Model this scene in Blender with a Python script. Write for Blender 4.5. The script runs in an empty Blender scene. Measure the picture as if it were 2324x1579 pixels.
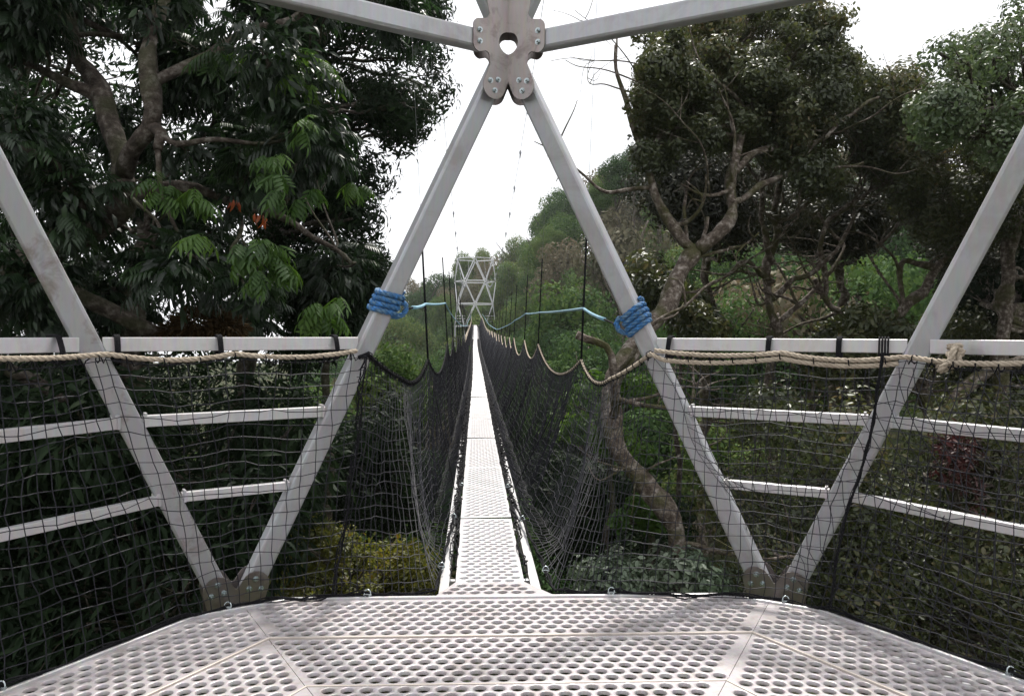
import bpy, math, random
import numpy as np
from mathutils import Vector, Matrix
random.seed(7); RNG = np.random.default_rng(7)
R = math.radians
sc = bpy.context.scene
COL = sc.collection

# ------------------------------------------------------------------ camera
F, YAW, PITCH, ROLL = 1734.2, 0.0387, -0.0192, 0.0028
CAMP = Vector((-0.1261, -1.3465, 1.2))
_f0 = Vector((math.sin(YAW) * math.cos(PITCH), math.cos(YAW) * math.cos(PITCH), math.sin(PITCH)))
_r0 = Vector((math.cos(YAW), -math.sin(YAW), 0))
_d0 = _f0.cross(_r0)
_rt = _r0 * math.cos(ROLL) - _d0 * math.sin(ROLL)
_dn = _r0 * math.sin(ROLL) + _d0 * math.cos(ROLL)
cam_data = bpy.data.cameras.new('camera'); cam = bpy.data.objects.new('camera', cam_data); COL.objects.link(cam)
M = Matrix((_rt, -_dn, -_f0)).transposed().to_4x4(); M.translation = CAMP
cam.matrix_world = M
cam_data.sensor_width = 36; cam_data.lens = F * 36 / 2324
cam_data.clip_start = 0.05; cam_data.clip_end = 6000
sc.camera = cam

# ------------------------------------------------------------------ sky, sun, exposure
SUN_EL, SUN_AZ = R(60), R(18)           # azimuth measured from +Y (bridge direction) to the right
w = bpy.data.worlds.new("World"); sc.world = w; w.use_nodes = True
nt = w.node_tree; nt.nodes.clear()
sky = nt.nodes.new('ShaderNodeTexSky'); sky.sky_type = 'NISHITA'; sky.sun_disc = False
sky.sun_elevation = SUN_EL; sky.sun_rotation = SUN_AZ; sky.dust_density = 4
tc = nt.nodes.new('ShaderNodeTexCoord'); nz = nt.nodes.new('ShaderNodeTexNoise')
nz.inputs['Scale'].default_value = 2.2; nz.inputs['Detail'].default_value = 5
nt.links.new(tc.outputs['Generated'], nz.inputs['Vector'])
rmp = nt.nodes.new('ShaderNodeValToRGB'); rmp.color_ramp.elements[0].position = .25; rmp.color_ramp.elements[1].position = .6
rmp.color_ramp.elements[0].color = (.82,.82,.82,1)
nt.links.new(nz.outputs['Fac'], rmp.inputs['Fac'])
mx = nt.nodes.new('ShaderNodeMixRGB'); mx.inputs['Color2'].default_value = (10.8, 10.9, 11.2, 1)
nt.links.new(rmp.outputs['Color'], mx.inputs['Fac']); nt.links.new(sky.outputs['Color'], mx.inputs['Color1'])
bg = nt.nodes.new('ShaderNodeBackground'); bg.inputs['Strength'].default_value = 0.1
out = nt.nodes.new('ShaderNodeOutputWorld')
nt.links.new(mx.outputs['Color'], bg.inputs['Color']); nt.links.new(bg.outputs['Background'], out.inputs['Surface'])
sd = bpy.data.lights.new('sun', 'SUN'); so = bpy.data.objects.new('sun', sd); COL.objects.link(so)
sd.energy = 4.4; sd.angle = R(6); sd.color = (1, .96, .89)
sdir = Vector((math.sin(SUN_AZ) * math.cos(SUN_EL), math.cos(SUN_AZ) * math.cos(SUN_EL), math.sin(SUN_EL)))
so.rotation_euler = sdir.to_track_quat('Z', 'Y').to_euler()
sc.view_settings.view_transform = 'Standard'; sc.view_settings.look = 'None'
sc.view_settings.exposure = 0.38; sc.view_settings.gamma = 1
sc.cycles.max_bounces = 6; sc.cycles.diffuse_bounces = 3; sc.cycles.glossy_bounces = 2
sc.cycles.transmission_bounces = 3; sc.cycles.volume_bounces = 0; sc.cycles.transparent_max_bounces = 4

# ------------------------------------------------------------------ materials
def mat(name, base, rough=.5, metal=0., spec=.5, var=None, vscale=6., bump=0., bscale=40., translucent=0., rnd=None, det=4, contrast=(.35,.65)):
    m = bpy.data.materials.new(name); m.use_nodes = True; t = m.node_tree; N = t.nodes; L = t.links
    b = N['Principled BSDF']; b.inputs['Base Color'].default_value = (*base, 1)
    b.inputs['Roughness'].default_value = rough; b.inputs['Metallic'].default_value = metal
    b.inputs['Specular IOR Level'].default_value = spec
    geo = N.new('ShaderNodeNewGeometry'); colsock = None
    tcn = N.new('ShaderNodeTexCoord')
    if var:
        n = N.new('ShaderNodeTexNoise'); n.inputs['Scale'].default_value = vscale; n.inputs['Detail'].default_value = det
        n.inputs['Roughness'].default_value = .62
        L.new(geo.outputs['Position'], n.inputs['Vector'])
        r = N.new('ShaderNodeValToRGB'); e = r.color_ramp.elements
        e[0].position, e[1].position = contrast; e[0].color = (*base, 1); e[1].color = (*var[-1], 1)
        if len(var) == 2:
            k = e.new((contrast[0] + contrast[1]) / 2); k.color = (*var[0], 1)
        L.new(n.outputs['Fac'], r.inputs['Fac']); colsock = r.outputs['Color']
    if rnd:                                  # per-leaf random tint
        a = N.new('ShaderNodeAttribute'); a.attribute_name = 'rnd'
        oi = N.new('ShaderNodeObjectInfo')
        ad = N.new('ShaderNodeMath'); ad.operation = 'MULTIPLY_ADD'; ad.inputs[1].default_value = rnd[1]; 
        L.new(oi.outputs['Random'], ad.inputs[0]); L.new(a.outputs['Fac'], ad.inputs[2])
        sb = N.new('ShaderNodeMath'); sb.operation = 'SUBTRACT'; sb.inputs[1].default_value = rnd[1] / 2; L.new(ad.outputs[0], sb.inputs[0])
        r2 = N.new('ShaderNodeValToRGB'); e = r2.color_ramp.elements; cols = rnd[0]
        while len(e) < len(cols): e.new(.5)
        for i, c in enumerate(cols):
            e[i].position = i / (len(cols) - 1); e[i].color = (*c, 1)
        L.new(sb.outputs[0], r2.inputs['Fac']); colsock = r2.outputs['Color']
    if colsock: L.new(colsock, b.inputs['Base Color'])
    if bump:
        n2 = N.new('ShaderNodeTexNoise'); n2.inputs['Scale'].default_value = bscale; n2.inputs['Detail'].default_value = 6
        L.new(geo.outputs['Position'], n2.inputs['Vector'])
        bp = N.new('ShaderNodeBump'); bp.inputs['Strength'].default_value = bump; bp.inputs['Distance'].default_value = .02
        L.new(n2.outputs['Fac'], bp.inputs['Height']); L.new(bp.outputs['Normal'], b.inputs['Normal'])
    if translucent:
        tr = N.new('ShaderNodeBsdfTranslucent'); ms = N.new('ShaderNodeMixShader'); ms.inputs['Fac'].default_value = translucent
        br = N.new('ShaderNodeHueSaturation'); br.inputs['Value'].default_value = 1.9; br.inputs['Saturation'].default_value = 1.15; br.inputs['Hue'].default_value = .485
        if colsock: L.new(colsock, br.inputs['Color'])
        else: br.inputs['Color'].default_value = (*base, 1)
        L.new(br.outputs['Color'], tr.inputs['Color'])
        L.new(b.outputs[0], ms.inputs[1]); L.new(tr.outputs[0], ms.inputs[2])
        L.new(ms.outputs[0], N['Material Output'].inputs['Surface'])
    return m

def metal_mat(name, base, stain, amt=.5, rough=.42, metal=.55, scale=5.):
    m = mat(name, base, rough, metal); t = m.node_tree; N = t.nodes; L = t.links; b = N['Principled BSDF']
    geo = N.new('ShaderNodeNewGeometry')
    n = N.new('ShaderNodeTexNoise'); n.inputs['Scale'].default_value = scale; n.inputs['Detail'].default_value = 8; n.inputs['Roughness'].default_value = .65
    n.inputs['Distortion'].default_value = .6
    L.new(geo.outputs['Position'], n.inputs['Vector'])
    r = N.new('ShaderNodeValToRGB'); e = r.color_ramp.elements; e[0].position = .5; e[1].position = .62
    e[0].color = (0, 0, 0, 1); e[1].color = (amt,) * 3 + (1,)
    L.new(n.outputs['Fac'], r.inputs['Fac'])
    n3 = N.new('ShaderNodeTexNoise'); n3.inputs['Scale'].default_value = 60; n3.inputs['Detail'].default_value = 4
    mp = N.new('ShaderNodeMapping'); mp.inputs['Scale'].default_value = (1, 1, .15)
    L.new(geo.outputs['Position'], mp.inputs['Vector']); L.new(mp.outputs[0], n3.inputs['Vector'])
    m2 = N.new('ShaderNodeMixRGB'); m2.blend_type = 'MULTIPLY'; m2.inputs['Fac'].default_value = .25
    m1 = N.new('ShaderNodeMixRGB'); m1.inputs['Color1'].default_value = (*base, 1); m1.inputs['Color2'].default_value = (*stain, 1)
    L.new(r.outputs['Color'], m1.inputs['Fac']); L.new(m1.outputs[0], m2.inputs['Color1']); L.new(n3.outputs['Color'], m2.inputs['Color2'])
    L.new(m2.outputs[0], b.inputs['Base Color'])
    ra = N.new('ShaderNodeMath'); ra.operation = 'MULTIPLY_ADD'; ra.inputs[1].default_value = .35; ra.inputs[2].default_value = rough - .15
    L.new(n.outputs['Fac'], ra.inputs[0]); L.new(ra.outputs[0], b.inputs['Roughness'])
    bp = N.new('ShaderNodeBump'); bp.inputs['Strength'].default_value = .12; bp.inputs['Distance'].default_value = .004
    L.new(n3.outputs['Fac'], bp.inputs['Height']); L.new(bp.outputs[0], b.inputs['Normal'])
    return m

def bark_mat(name, c1, c2, moss, mossamt=.6, lich=(.35,.33,.28)):
    m = mat(name, c1, .85, 0, .2, var=(c2, lich), vscale=15, bump=1., bscale=38, contrast=(.38, .66)); t = m.node_tree; N = t.nodes; L = t.links
    b = N['Principled BSDF']; src = b.inputs['Base Color'].links[0].from_socket
    geo = N.new('ShaderNodeNewGeometry'); n = N.new('ShaderNodeTexNoise'); n.inputs['Scale'].default_value = 3.5; n.inputs['Detail'].default_value = 5
    L.new(geo.outputs['Position'], n.inputs['Vector'])
    r = N.new('ShaderNodeValToRGB'); e = r.color_ramp.elements; e[0].position = .47; e[1].position = .6; e[0].color = (0,0,0,1); e[1].color = (mossamt,)*3 + (1,)
    L.new(n.outputs['Fac'], r.inputs['Fac'])
    x = N.new('ShaderNodeMixRGB'); x.inputs['Color2'].default_value = (*moss, 1); L.new(r.outputs[0], x.inputs['Fac']); L.new(src, x.inputs['Color1'])
    L.new(x.outputs[0], b.inputs['Base Color']); return m

MT = {}
MT['alu'] = metal_mat('aluminium tube', (.45,.455,.475), (.30,.27,.25), .4, scale=3)
MT['alu_stained'] = metal_mat('aluminium tube stained', (.42,.42,.435), (.22,.185,.16), .75, scale=6)
MT['alu_rail'] = metal_mat('aluminium rail', (.62,.61,.62), (.48,.45,.42), .35, rough=.4)
MT['deck'] = metal_mat('aluminium deck', (.47,.437,.448), (.29,.25,.24), .6, rough=.40, metal=.25, scale=7)
MT['plate'] = metal_mat('stainless gusset', (.32,.285,.27), (.18,.15,.135), .6, rough=.32, metal=.85, scale=9)
MT['plank'] = metal_mat('aluminium plank', (.66,.64,.65), (.50,.46,.44), .4, rough=.38, metal=.3, scale=7)
MT['bolt'] = mat('zinc bolt', (.42,.47,.48), .25, .9)
MT['farmetal'] = mat('far aluminium', (.62,.62,.64), .45, .3)
MT['seam'] = mat('seam strip', (.56,.50,.45), .5, .2, var=((.44,.39,.35),), vscale=12)
MT['twine'] = mat('black twine', (.011,.011,.018), .5, 0, .35)
MT['blackrope'] = mat('black rope', (.010,.010,.012), .8, 0, .12, bump=.5, bscale=200)
MT['manila'] = mat('manila rope', (.50,.43,.34), .8, 0, .2, var=((.36,.30,.235),), vscale=25, bump=.5, bscale=300)
MT['blue'] = mat('blue rope', (.05,.20,.50), .6, 0, .35, var=((.03,.11,.24),(.11,.20,.30)), vscale=38, bump=.3, bscale=300)
MT['paleblue'] = mat('pale blue line', (.16,.33,.43), .6, 0, .3, var=((.24,.40,.48),), vscale=9)
MT['wire'] = mat('steel wire', (.30,.31,.33), .4, .6)
MT['bark_dark'] = bark_mat('bark dark', (.04,.032,.026), (.075,.06,.05), (.045,.055,.02), .5, (.17,.155,.135))
MT['bark_moss'] = bark_mat('bark mossy', (.06,.045,.036), (.13,.105,.085), (.05,.052,.015), .8, (.31,.275,.245))
MT['bark_pale'] = bark_mat('bark pale', (.17,.135,.115), (.27,.22,.195), (.05,.05,.02), .5, (.42,.37,.33))
MT['moss'] = mat('brown moss', (.035,.024,.012), .95, 0, .05, var=((.065,.04,.018),), vscale=20)
G = lambda *c: c
MT['leaf_left'] = mat('leaf compound', (.03,.06,.02), .38, 0, .5, translucent=.35, rnd=([(.007,.016,.007),(.014,.030,.012),(.024,.052,.016),(.045,.095,.024)], 0.))
MT['leaf_dark'] = mat('leaf dark', (.02,.04,.015), .62, 0, .15, translucent=.2, rnd=([(.006,.013,.006),(.012,.024,.010),(.022,.040,.014)], 0.))
MT['leaf_right'] = mat('leaf olive', (.03,.05,.02), .42, 0, .45, translucent=.25, rnd=([(.018,.024,.009),(.036,.048,.017),(.066,.078,.028),(.13,.10,.05)], 0.))
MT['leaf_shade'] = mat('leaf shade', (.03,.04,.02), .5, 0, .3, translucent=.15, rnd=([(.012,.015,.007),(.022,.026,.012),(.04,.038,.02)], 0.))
MT['leaf_darkred'] = mat('leaf dark red', (.1,.03,.03), .5, 0, .3, translucent=.15, rnd=([(0.027,0.013,0.011),(0.060,0.018,0.017)], 0.))
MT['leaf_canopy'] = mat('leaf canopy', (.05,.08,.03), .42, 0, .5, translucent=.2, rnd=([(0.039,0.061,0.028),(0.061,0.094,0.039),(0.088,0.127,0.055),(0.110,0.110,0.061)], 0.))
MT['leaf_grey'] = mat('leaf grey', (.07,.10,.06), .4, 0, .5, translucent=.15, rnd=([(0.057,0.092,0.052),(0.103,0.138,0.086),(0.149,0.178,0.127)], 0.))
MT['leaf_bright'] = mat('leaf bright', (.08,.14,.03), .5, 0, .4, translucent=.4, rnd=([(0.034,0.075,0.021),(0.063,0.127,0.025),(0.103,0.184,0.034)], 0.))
MT['leaf_yellow'] = mat('leaf yellow', (.12,.13,.03), .5, 0, .3, translucent=.35, rnd=([(0.040,0.052,0.016),(0.080,0.092,0.020),(0.152,0.152,0.028),(0.128,0.072,0.024)], 0.))
MT['leaf_red'] = mat('leaf red', (.2,.05,.02), .5, 0, .3, translucent=.3, rnd=([(.07,.03,.015),(.15,.04,.018),(.22,.075,.025)], 0.))
MT['leaf_far'] = mat('leaf far', (.05,.08,.03), .7, 0, .05, translucent=.2, rnd=([(0.027,0.057,0.022),(0.049,0.092,0.030),(0.078,0.127,0.038),(0.128,0.155,0.049)], .75))
MT['leaf_farbrown'] = mat('leaf far dry', (.09,.09,.05), .7, 0, .2, translucent=.15, rnd=([(0.077,0.077,0.044),(0.121,0.110,0.066),(0.165,0.132,0.088)], .4))
MT['ground'] = mat('forest floor', (.022,.028,.012), .95, 0, .1, var=((.035,.045,.018), (.05,.04,.025)), vscale=.8, bump=.6, bscale=3)

# ------------------------------------------------------------------ mesh helpers
def at(x, y, d):
    """point whose distance along +Y from the camera is d, seen at (x,y) of a 2324 px wide view"""
    v = _f0 * F + _rt * (x - 1162) + _dn * (y - 790)
    return CAMP + v * (d / v.y)
def proj(P):
    q = Vector(P) - CAMP; k = q.dot(_f0); return 1162 + F * q.dot(_rt) / k, 790 + F * q.dot(_dn) / k

class MB:
    def __init__(s): s.v = []; s.f = []; s.n = 0; s.sm = []
    def add(s, V, Fc, smooth=True):
        k = s.n; s.v.extend([tuple(p) for p in V]); s.f.extend([tuple(i + k for i in f) for f in Fc]); s.sm.extend([smooth] * len(Fc)); s.n += len(V); return s
    def build(s, name, m, parent=None):
        me = bpy.data.meshes.new(name); me.from_pydata(s.v, [], s.f); me.polygons.foreach_set('use_smooth', s.sm)
        me.materials.append(m); o = bpy.data.objects.new(name, me); COL.objects.link(o)
        if parent: o.parent = parent; o.matrix_parent_inverse = Matrix.Translation(parent.location).inverted()
        return o
    def ring_sweep(s, rings, caps=True, smooth=True):
        k = len(rings[0]); V = [p for r in rings for p in r]; Fc = []
        for i in range(len(rings) - 1):
            for j in range(k):
                a, b = i * k + j, i * k + (j + 1) % k; Fc.append((a, b, b + k, a + k))
        if caps: Fc.append(tuple(range(k - 1, -1, -1))); Fc.append(tuple((len(rings) - 1) * k + j for j in range(k)))
        return s.add(V, Fc, smooth)
    def bar(s, p, q, w_, h_, up, c=.12):
        """rectangular tube with rounded edges; h_ measured along up, w_ across"""
        p, q = Vector(p), Vector(q); d = (q - p).normalized(); u = (up - d * up.dot(d)).normalized(); x = d.cross(u)
        cc = min(w_, h_) * c; a, b = w_ / 2, h_ / 2; prof = []
        for sx, sy, fl in ((1,1,0),(-1,1,1),(-1,-1,0),(1,-1,1)):
            pts = [(sx*a, sy*(b-cc)), (sx*(a-cc*.3), sy*(b-cc*.3)), (sx*(a-cc), sy*b)]
            prof += pts[::-1] if fl else pts
        rings = [[o + x * i + u * j for i, j in prof] for o in (p, q)]
        return s.ring_sweep(rings, smooth=False)
    def tube(s, path, rad, sides=8, jit=0., caps=True, seed=0):
        P = [Vector(p) for p in path]; n = len(P); rr = random.Random(seed)
        if not hasattr(rad, '__len__'): rad = [rad] * n
        T = [(P[min(i+1, n-1)] - P[max(i-1, 0)]).normalized() for i in range(n)]
        u = T[0].orthogonal().normalized(); rings = []
        for i in range(n):
            u = (u - T[i] * u.dot(T[i])); u = u.normalized() if u.length > 1e-6 else T[i].orthogonal().normalized()
            x = T[i].cross(u)
            rings.append([P[i] + (u * math.cos(2*math.pi*j/sides) + x * math.sin(2*math.pi*j/sides)) * rad[i] * (1 + (rr.uniform(-jit, jit) if jit else 0)) for j in range(sides)])
        return s.ring_sweep(rings, caps)
    def rope(s, path, r, pitch=None, strands=3, sides=6, step=None):
        path = resample(path, step or r * .9); pitch = pitch or r * 7; n = len(path)
        u = (path[1] - path[0]).orthogonal().normalized(); fr = []; L_ = 0
        for i in range(n):
            t = (path[min(i+1, n-1)] - path[max(i-1, 0)]).normalized(); u = (u - t * u.dot(t)).normalized()
            if i: L_ += (path[i] - path[i-1]).length
            fr.append((path[i], u.copy(), t.cross(u), L_))
        for k in range(strands):
            s.tube([p + (a * math.cos(2*math.pi*(l/pitch + k/strands)) + b * math.sin(2*math.pi*(l/pitch + k/strands))) * r * .5 for p, a, b, l in fr], r * .56, sides)
        return s

def resample(path, step):
    P = [Vector(p) for p in path]; D = [0]
    for i in range(1, len(P)): D.append(D[-1] + (P[i] - P[i-1]).length)
    n = max(2, int(D[-1] / step) + 1); A = np.array([tuple(p) for p in P]); x = np.linspace(0, D[-1], n)
    return [Vector((np.interp(t, D, A[:,0]), np.interp(t, D, A[:,1]), np.interp(t, D, A[:,2]))) for t in x]
def smooth_path(pts, k=6):
    P = [Vector(p) for p in pts]; out_ = []
    for i in range(len(P) - 1):
        a, b, c, d = P[max(i-1, 0)], P[i], P[i+1], P[min(i+2, len(P)-1)]
        for j in range(k):
            t = j / k
            out_.append(.5 * ((2*b) + (c-a)*t + (2*a-5*b+4*c-d)*t*t + (3*b-a-3*c+d)*t**3))
    out_.append(P[-1]); return out_

def tag(o, label=None, cat=None, group=None, kind=None):
    if label: o['label'] = label
    if cat: o['category'] = cat
    if group: o['group'] = group
    if kind: o['kind'] = kind
    return o
def empty(name, loc=(0,0,0), **k):
    o = bpy.data.objects.new(name, None); COL.objects.link(o); o.location = loc; o.empty_display_size = .1
    tag(o, **k); return o

# ------------------------------------------------------------------ truss towers
RT, H, ZB = 2.5412, 2.6417, -0.1311
def hexp(Rr, az, z): return Vector((Rr * math.sin(R(az)), Rr * math.cos(R(az)), z))
SH = H - ZB
def truss_nodes(level, org=Vector((0,0,0))):
    off = 30 if level % 2 == 0 else 0
    return {az: hexp(RT, az, ZB + level * SH) + org for az in range(-180 + (30 if off else 0), 180, 60)}
def azn(a):
    while a >= 180: a -= 360
    while a < -180: a += 360
    return a

def extrude_outline(mb, pts, O, X, Y, N, th):
    """flat outline (convex or not) -> thin prism, using triangulated caps"""
    from mathutils.geometry import tessellate_polygon
    n = len(pts); V = [O + X * a + Y * b + N * (th/2) for a, b in pts] + [O + X * a + Y * b - N * (th/2) for a, b in pts]
    tri = tessellate_polygon([[Vector((a, b, 0)) for a, b in pts]])
    Fc = [tuple(t) for t in tri] + [tuple(i + n for i in reversed(t)) for t in tri]
    Fc += [(i, (i+1) % n, (i+1) % n + n, i + n) for i in range(n)]
    mb.add(V, Fc, False)
def arc(cx, cy, r, a0, a1, n=7):
    return [(cx + r * math.cos(R(a0 + (a1-a0) * i / n)), cy + r * math.sin(R(a0 + (a1-a0) * i / n))) for i in range(n + 1)]
def bolt(P, N, parent, r=.0105):
    mb = MB(); N = N.normalized(); u = N.orthogonal().normalized(); x = N.cross(u)
    def ring(rr, h, k=12, hexa=False): return [P + N * h + (u * math.cos(2*math.pi*j/k) + x * math.sin(2*math.pi*j/k)) * rr for j in range(k)]
    mb.ring_sweep([ring(r*1.35, 0), ring(r*1.35, .003)], smooth=False)
    mb.ring_sweep([ring(r, .003, 6), ring(r, .011, 6)], smooth=False)
    mb.ring_sweep([ring(r*.5, .011, 8), ring(r*.45, .018, 8)], smooth=False)
    return mb.build('bolt', MT['bolt'], parent)

def strut_up(a, b, azi):
    n = Vector((math.sin(R(azi)), math.cos(R(azi)), 0)); return n

TW = .094                                     # tube width
def build_tower(root, org, levels, fine=True, skip_front=True):
    m = MT['alu'] if fine else MT['farmetal']
    for lv in range(levels):
        lo, hi = truss_nodes(lv, org), truss_nodes(lv + 1, org)
        for az, p in lo.items():
            for s in (-1, 1):
                q = hi[azn(az + 30 * s)]
                # face of the tube lies in the panel over this low node (even levels) or under the high one
                pan = az if lv % 2 == 0 else azn(az + 30 * s)
                if lv % 2 == 0:
                    t1, t2 = hi[azn(az+30)], hi[azn(az-30)]; nn = (t1 - p).cross(t2 - p)
                else:
                    h_ = azn(az + 30 * s); t1, t2 = lo[azn(h_+30)], lo[azn(h_-30)]; nn = (t1 - q).cross(t2 - q)
                d = (q - p).normalized()
                mb = MB(); mb.bar(p + d * .10, q - d * .12, TW, TW * .8, nn.normalized(), .16); mb.build('strut', MT['alu_stained'] if (fine and lv == 0 and az == -30 and s == -1) else m, root)
        for az, p in hi.items():
            q = hi[azn(az + 60)]; d = (q - p).normalized()
            mid = (p + q) / 2 - org; nn = Vector((mid.x, mid.y, 0)).normalized()
            mb = MB(); mb.bar(p + d * .16, q - d * .16, TW * .8, TW, Vector((0,0,1)), .16); mb.build('ring_beam', m, root)
    # ring beam at the foot
    lo = truss_nodes(0, org)
    for az, p in lo.items():
        q = lo[azn(az + 60)]; d = (q - p).normalized()
        mb = MB(); mb.bar(p + d * .02 + Vector((0,0,-.03)), q - d * .02 + Vector((0,0,-.03)), TW * .8, TW, Vector((0,0,1)), .16); mb.build('ring_beam', m, root)

tower = empty('truss_tower', (0, 0, ZB - .1), label='near silver truss tower whose perforated platform and railings fill the foreground', cat='tower')
build_tower(tower, Vector((0,0,0)), 3)

# gusset plates ------------------------------------------------------
def node_plate_ring(P, azi, flip, root, up_to_half=False):
    """folded plate joining two struts below, two above and two ring beams at a mid-level node"""
    g = MB(); inner = []
    outward = Vector((math.sin(R(azi)), math.cos(R(azi)), 0))
    X0 = Vector((math.cos(R(azi)), -math.sin(R(azi)), 0)); Z = Vector((0,0,1))
    bolts = []
    for side_off in (-1, 1):                  # inner and outer skins
        off = side_off * (TW * .4 + .006)
        for s in (-1, 1):
            # half plane turned 30 deg about the fold
            X = (X0 * s * math.cos(R(30)) - outward * math.sin(R(30))).normalized()
            N = X.cross(Z) * (s)               # normal
            if N.dot(outward) < 0: N = -N
            O = P + outward * (off / math.cos(R(30)))
            half = [(0, -.19)] + arc(.083, -.225, .062, 205, 380, 10) + [(.105, -.115)] + arc(.135, -.085, .026, 150, 95, 4) + \
                   arc(.165, -.062+.028, .036, -90, 0, 5) + arc(.165, .055, .036, 0, 90, 5) + [(.125, .10), (.11, .125), (.125, .19), (.135, .28)] + [(0, .28)]
            holeh = arc(0, 0, .055, 90, -90, 12)
            pts = half + holeh
            lean = .125
            def LZ(b): return b
            n = len(pts); 
            extrude_outline(g, pts, O, X, (Z - N * (lean if False else 0)), N, .006)
            if side_off == -1:
                for a, b in ((.062,-.19),(.105,-.20),(.08,-.245),(.165,.035),(.165,-.02)):
                    bolts.append((O + X * a + Z * b - N * .003, -N))
    o = g.build('gusset_plate', MT['plate'], root)
    for p, n in bolts: bolt(p, n, o)
for az, p in truss_nodes(1).items():
    if abs(az) <= 60: node_plate_ring(p, az, 1, tower)
def foot_plate(p, az, root):
    hi = truss_nodes(1); t1, t2 = hi[azn(az+30)], hi[azn(az-30)]
    N = (t1 - p).cross(t2 - p).normalized()
    if N.dot(Vector((math.sin(R(az)), math.cos(R(az)), 0))) < 0: N = -N
    Xd = Vector((math.cos(R(az)), -math.sin(R(az)), 0)); Y = N.cross(Xd).normalized()
    if Y.z < 0: Y = -Y
    d1 = (t1 - p); a1 = math.atan2(d1.dot(Y), d1.dot(Xd)); k = .20
    cx, cy = k * math.cos(a1), k * math.sin(a1); a1d = math.degrees(a1)
    right = arc(cx, cy, .063, a1d - 88, a1d + 88, 9)
    left = [(-x, y) for x, y in reversed(right)]
    pts = [(.135, .02), (.125, .06), (.126,.10)] + right + [(.016,.192), (.008, .180), (0, .176), (-.008,.180), (-.016, .192)] + left + [(-.126,.10), (-.125, .06), (-.135, .02)]
    g = MB(); bl = []
    for sd_ in (-1, 1):
        O = p + N * sd_ * (TW * .4 + .006); extrude_outline(g, pts, O, Xd, Y, N, .006)
        if sd_ == -1:
            for s in (-1, 1):
                for a, b in ((.0,.028),(.026,-.022),(-.028,-.014)):
                    bl.append((O + Xd * (s * (cx + a)) + Y * (cy + b) - N * .003, -N))
    # foot flanges
    g.bar(p + Xd * .14 + Y * .02, p - Xd * .14 + Y * .02, .10, .008, Y, .1)
    o = g.build('gusset_plate', MT['plate'], root)
    for q, n in bl: bolt(q, n, o)
for az, p in truss_nodes(0).items(): 
    if abs(az) <= 90: foot_plate(p, az, tower)

# railings -----------------------------------------------------------
LO, HI = truss_nodes(0), truss_nodes(1)
def on_strut(a, b, z): 
    p, q = LO[azn(a)], HI[azn(b)]; t = (z - ZB) / SH; return p + (q - p) * t
RZ = (1.150, .828, .485)
for zi, z in enumerate(RZ):
    hh, ww = ((.058, .04), (.048, .038), (.042, .034))[zi]
    for s in (-1, 1):
        segs = [((30*s, 0), (30*s, 60*s)), ((30*s, 60*s), (90*s, 60*s)), ((90*s, 60*s), (90*s, 120*s)), ((90*s,120*s),(150*s,120*s))]
        for k, (u, v) in enumerate(segs):
            a, b = on_strut(*u, z), on_strut(*v, z); d = (b - a).normalized()
            mb = MB(); mb.bar(a + d * .05, b - d * .05, ww, hh, Vector((0,0,1)), .08)
            for e, dd in ((a, d), (b, -d)) if zi else ():       # end tabs
                c = e + dd * .062; mb.bar(c + Vector((0,0,-hh*.5)), c + Vector((0,0,hh*.72)), .01, .05, d.cross(Vector((0,0,1))), .1)
            mb.build('handrail', MT['alu_rail'], tower)

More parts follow.
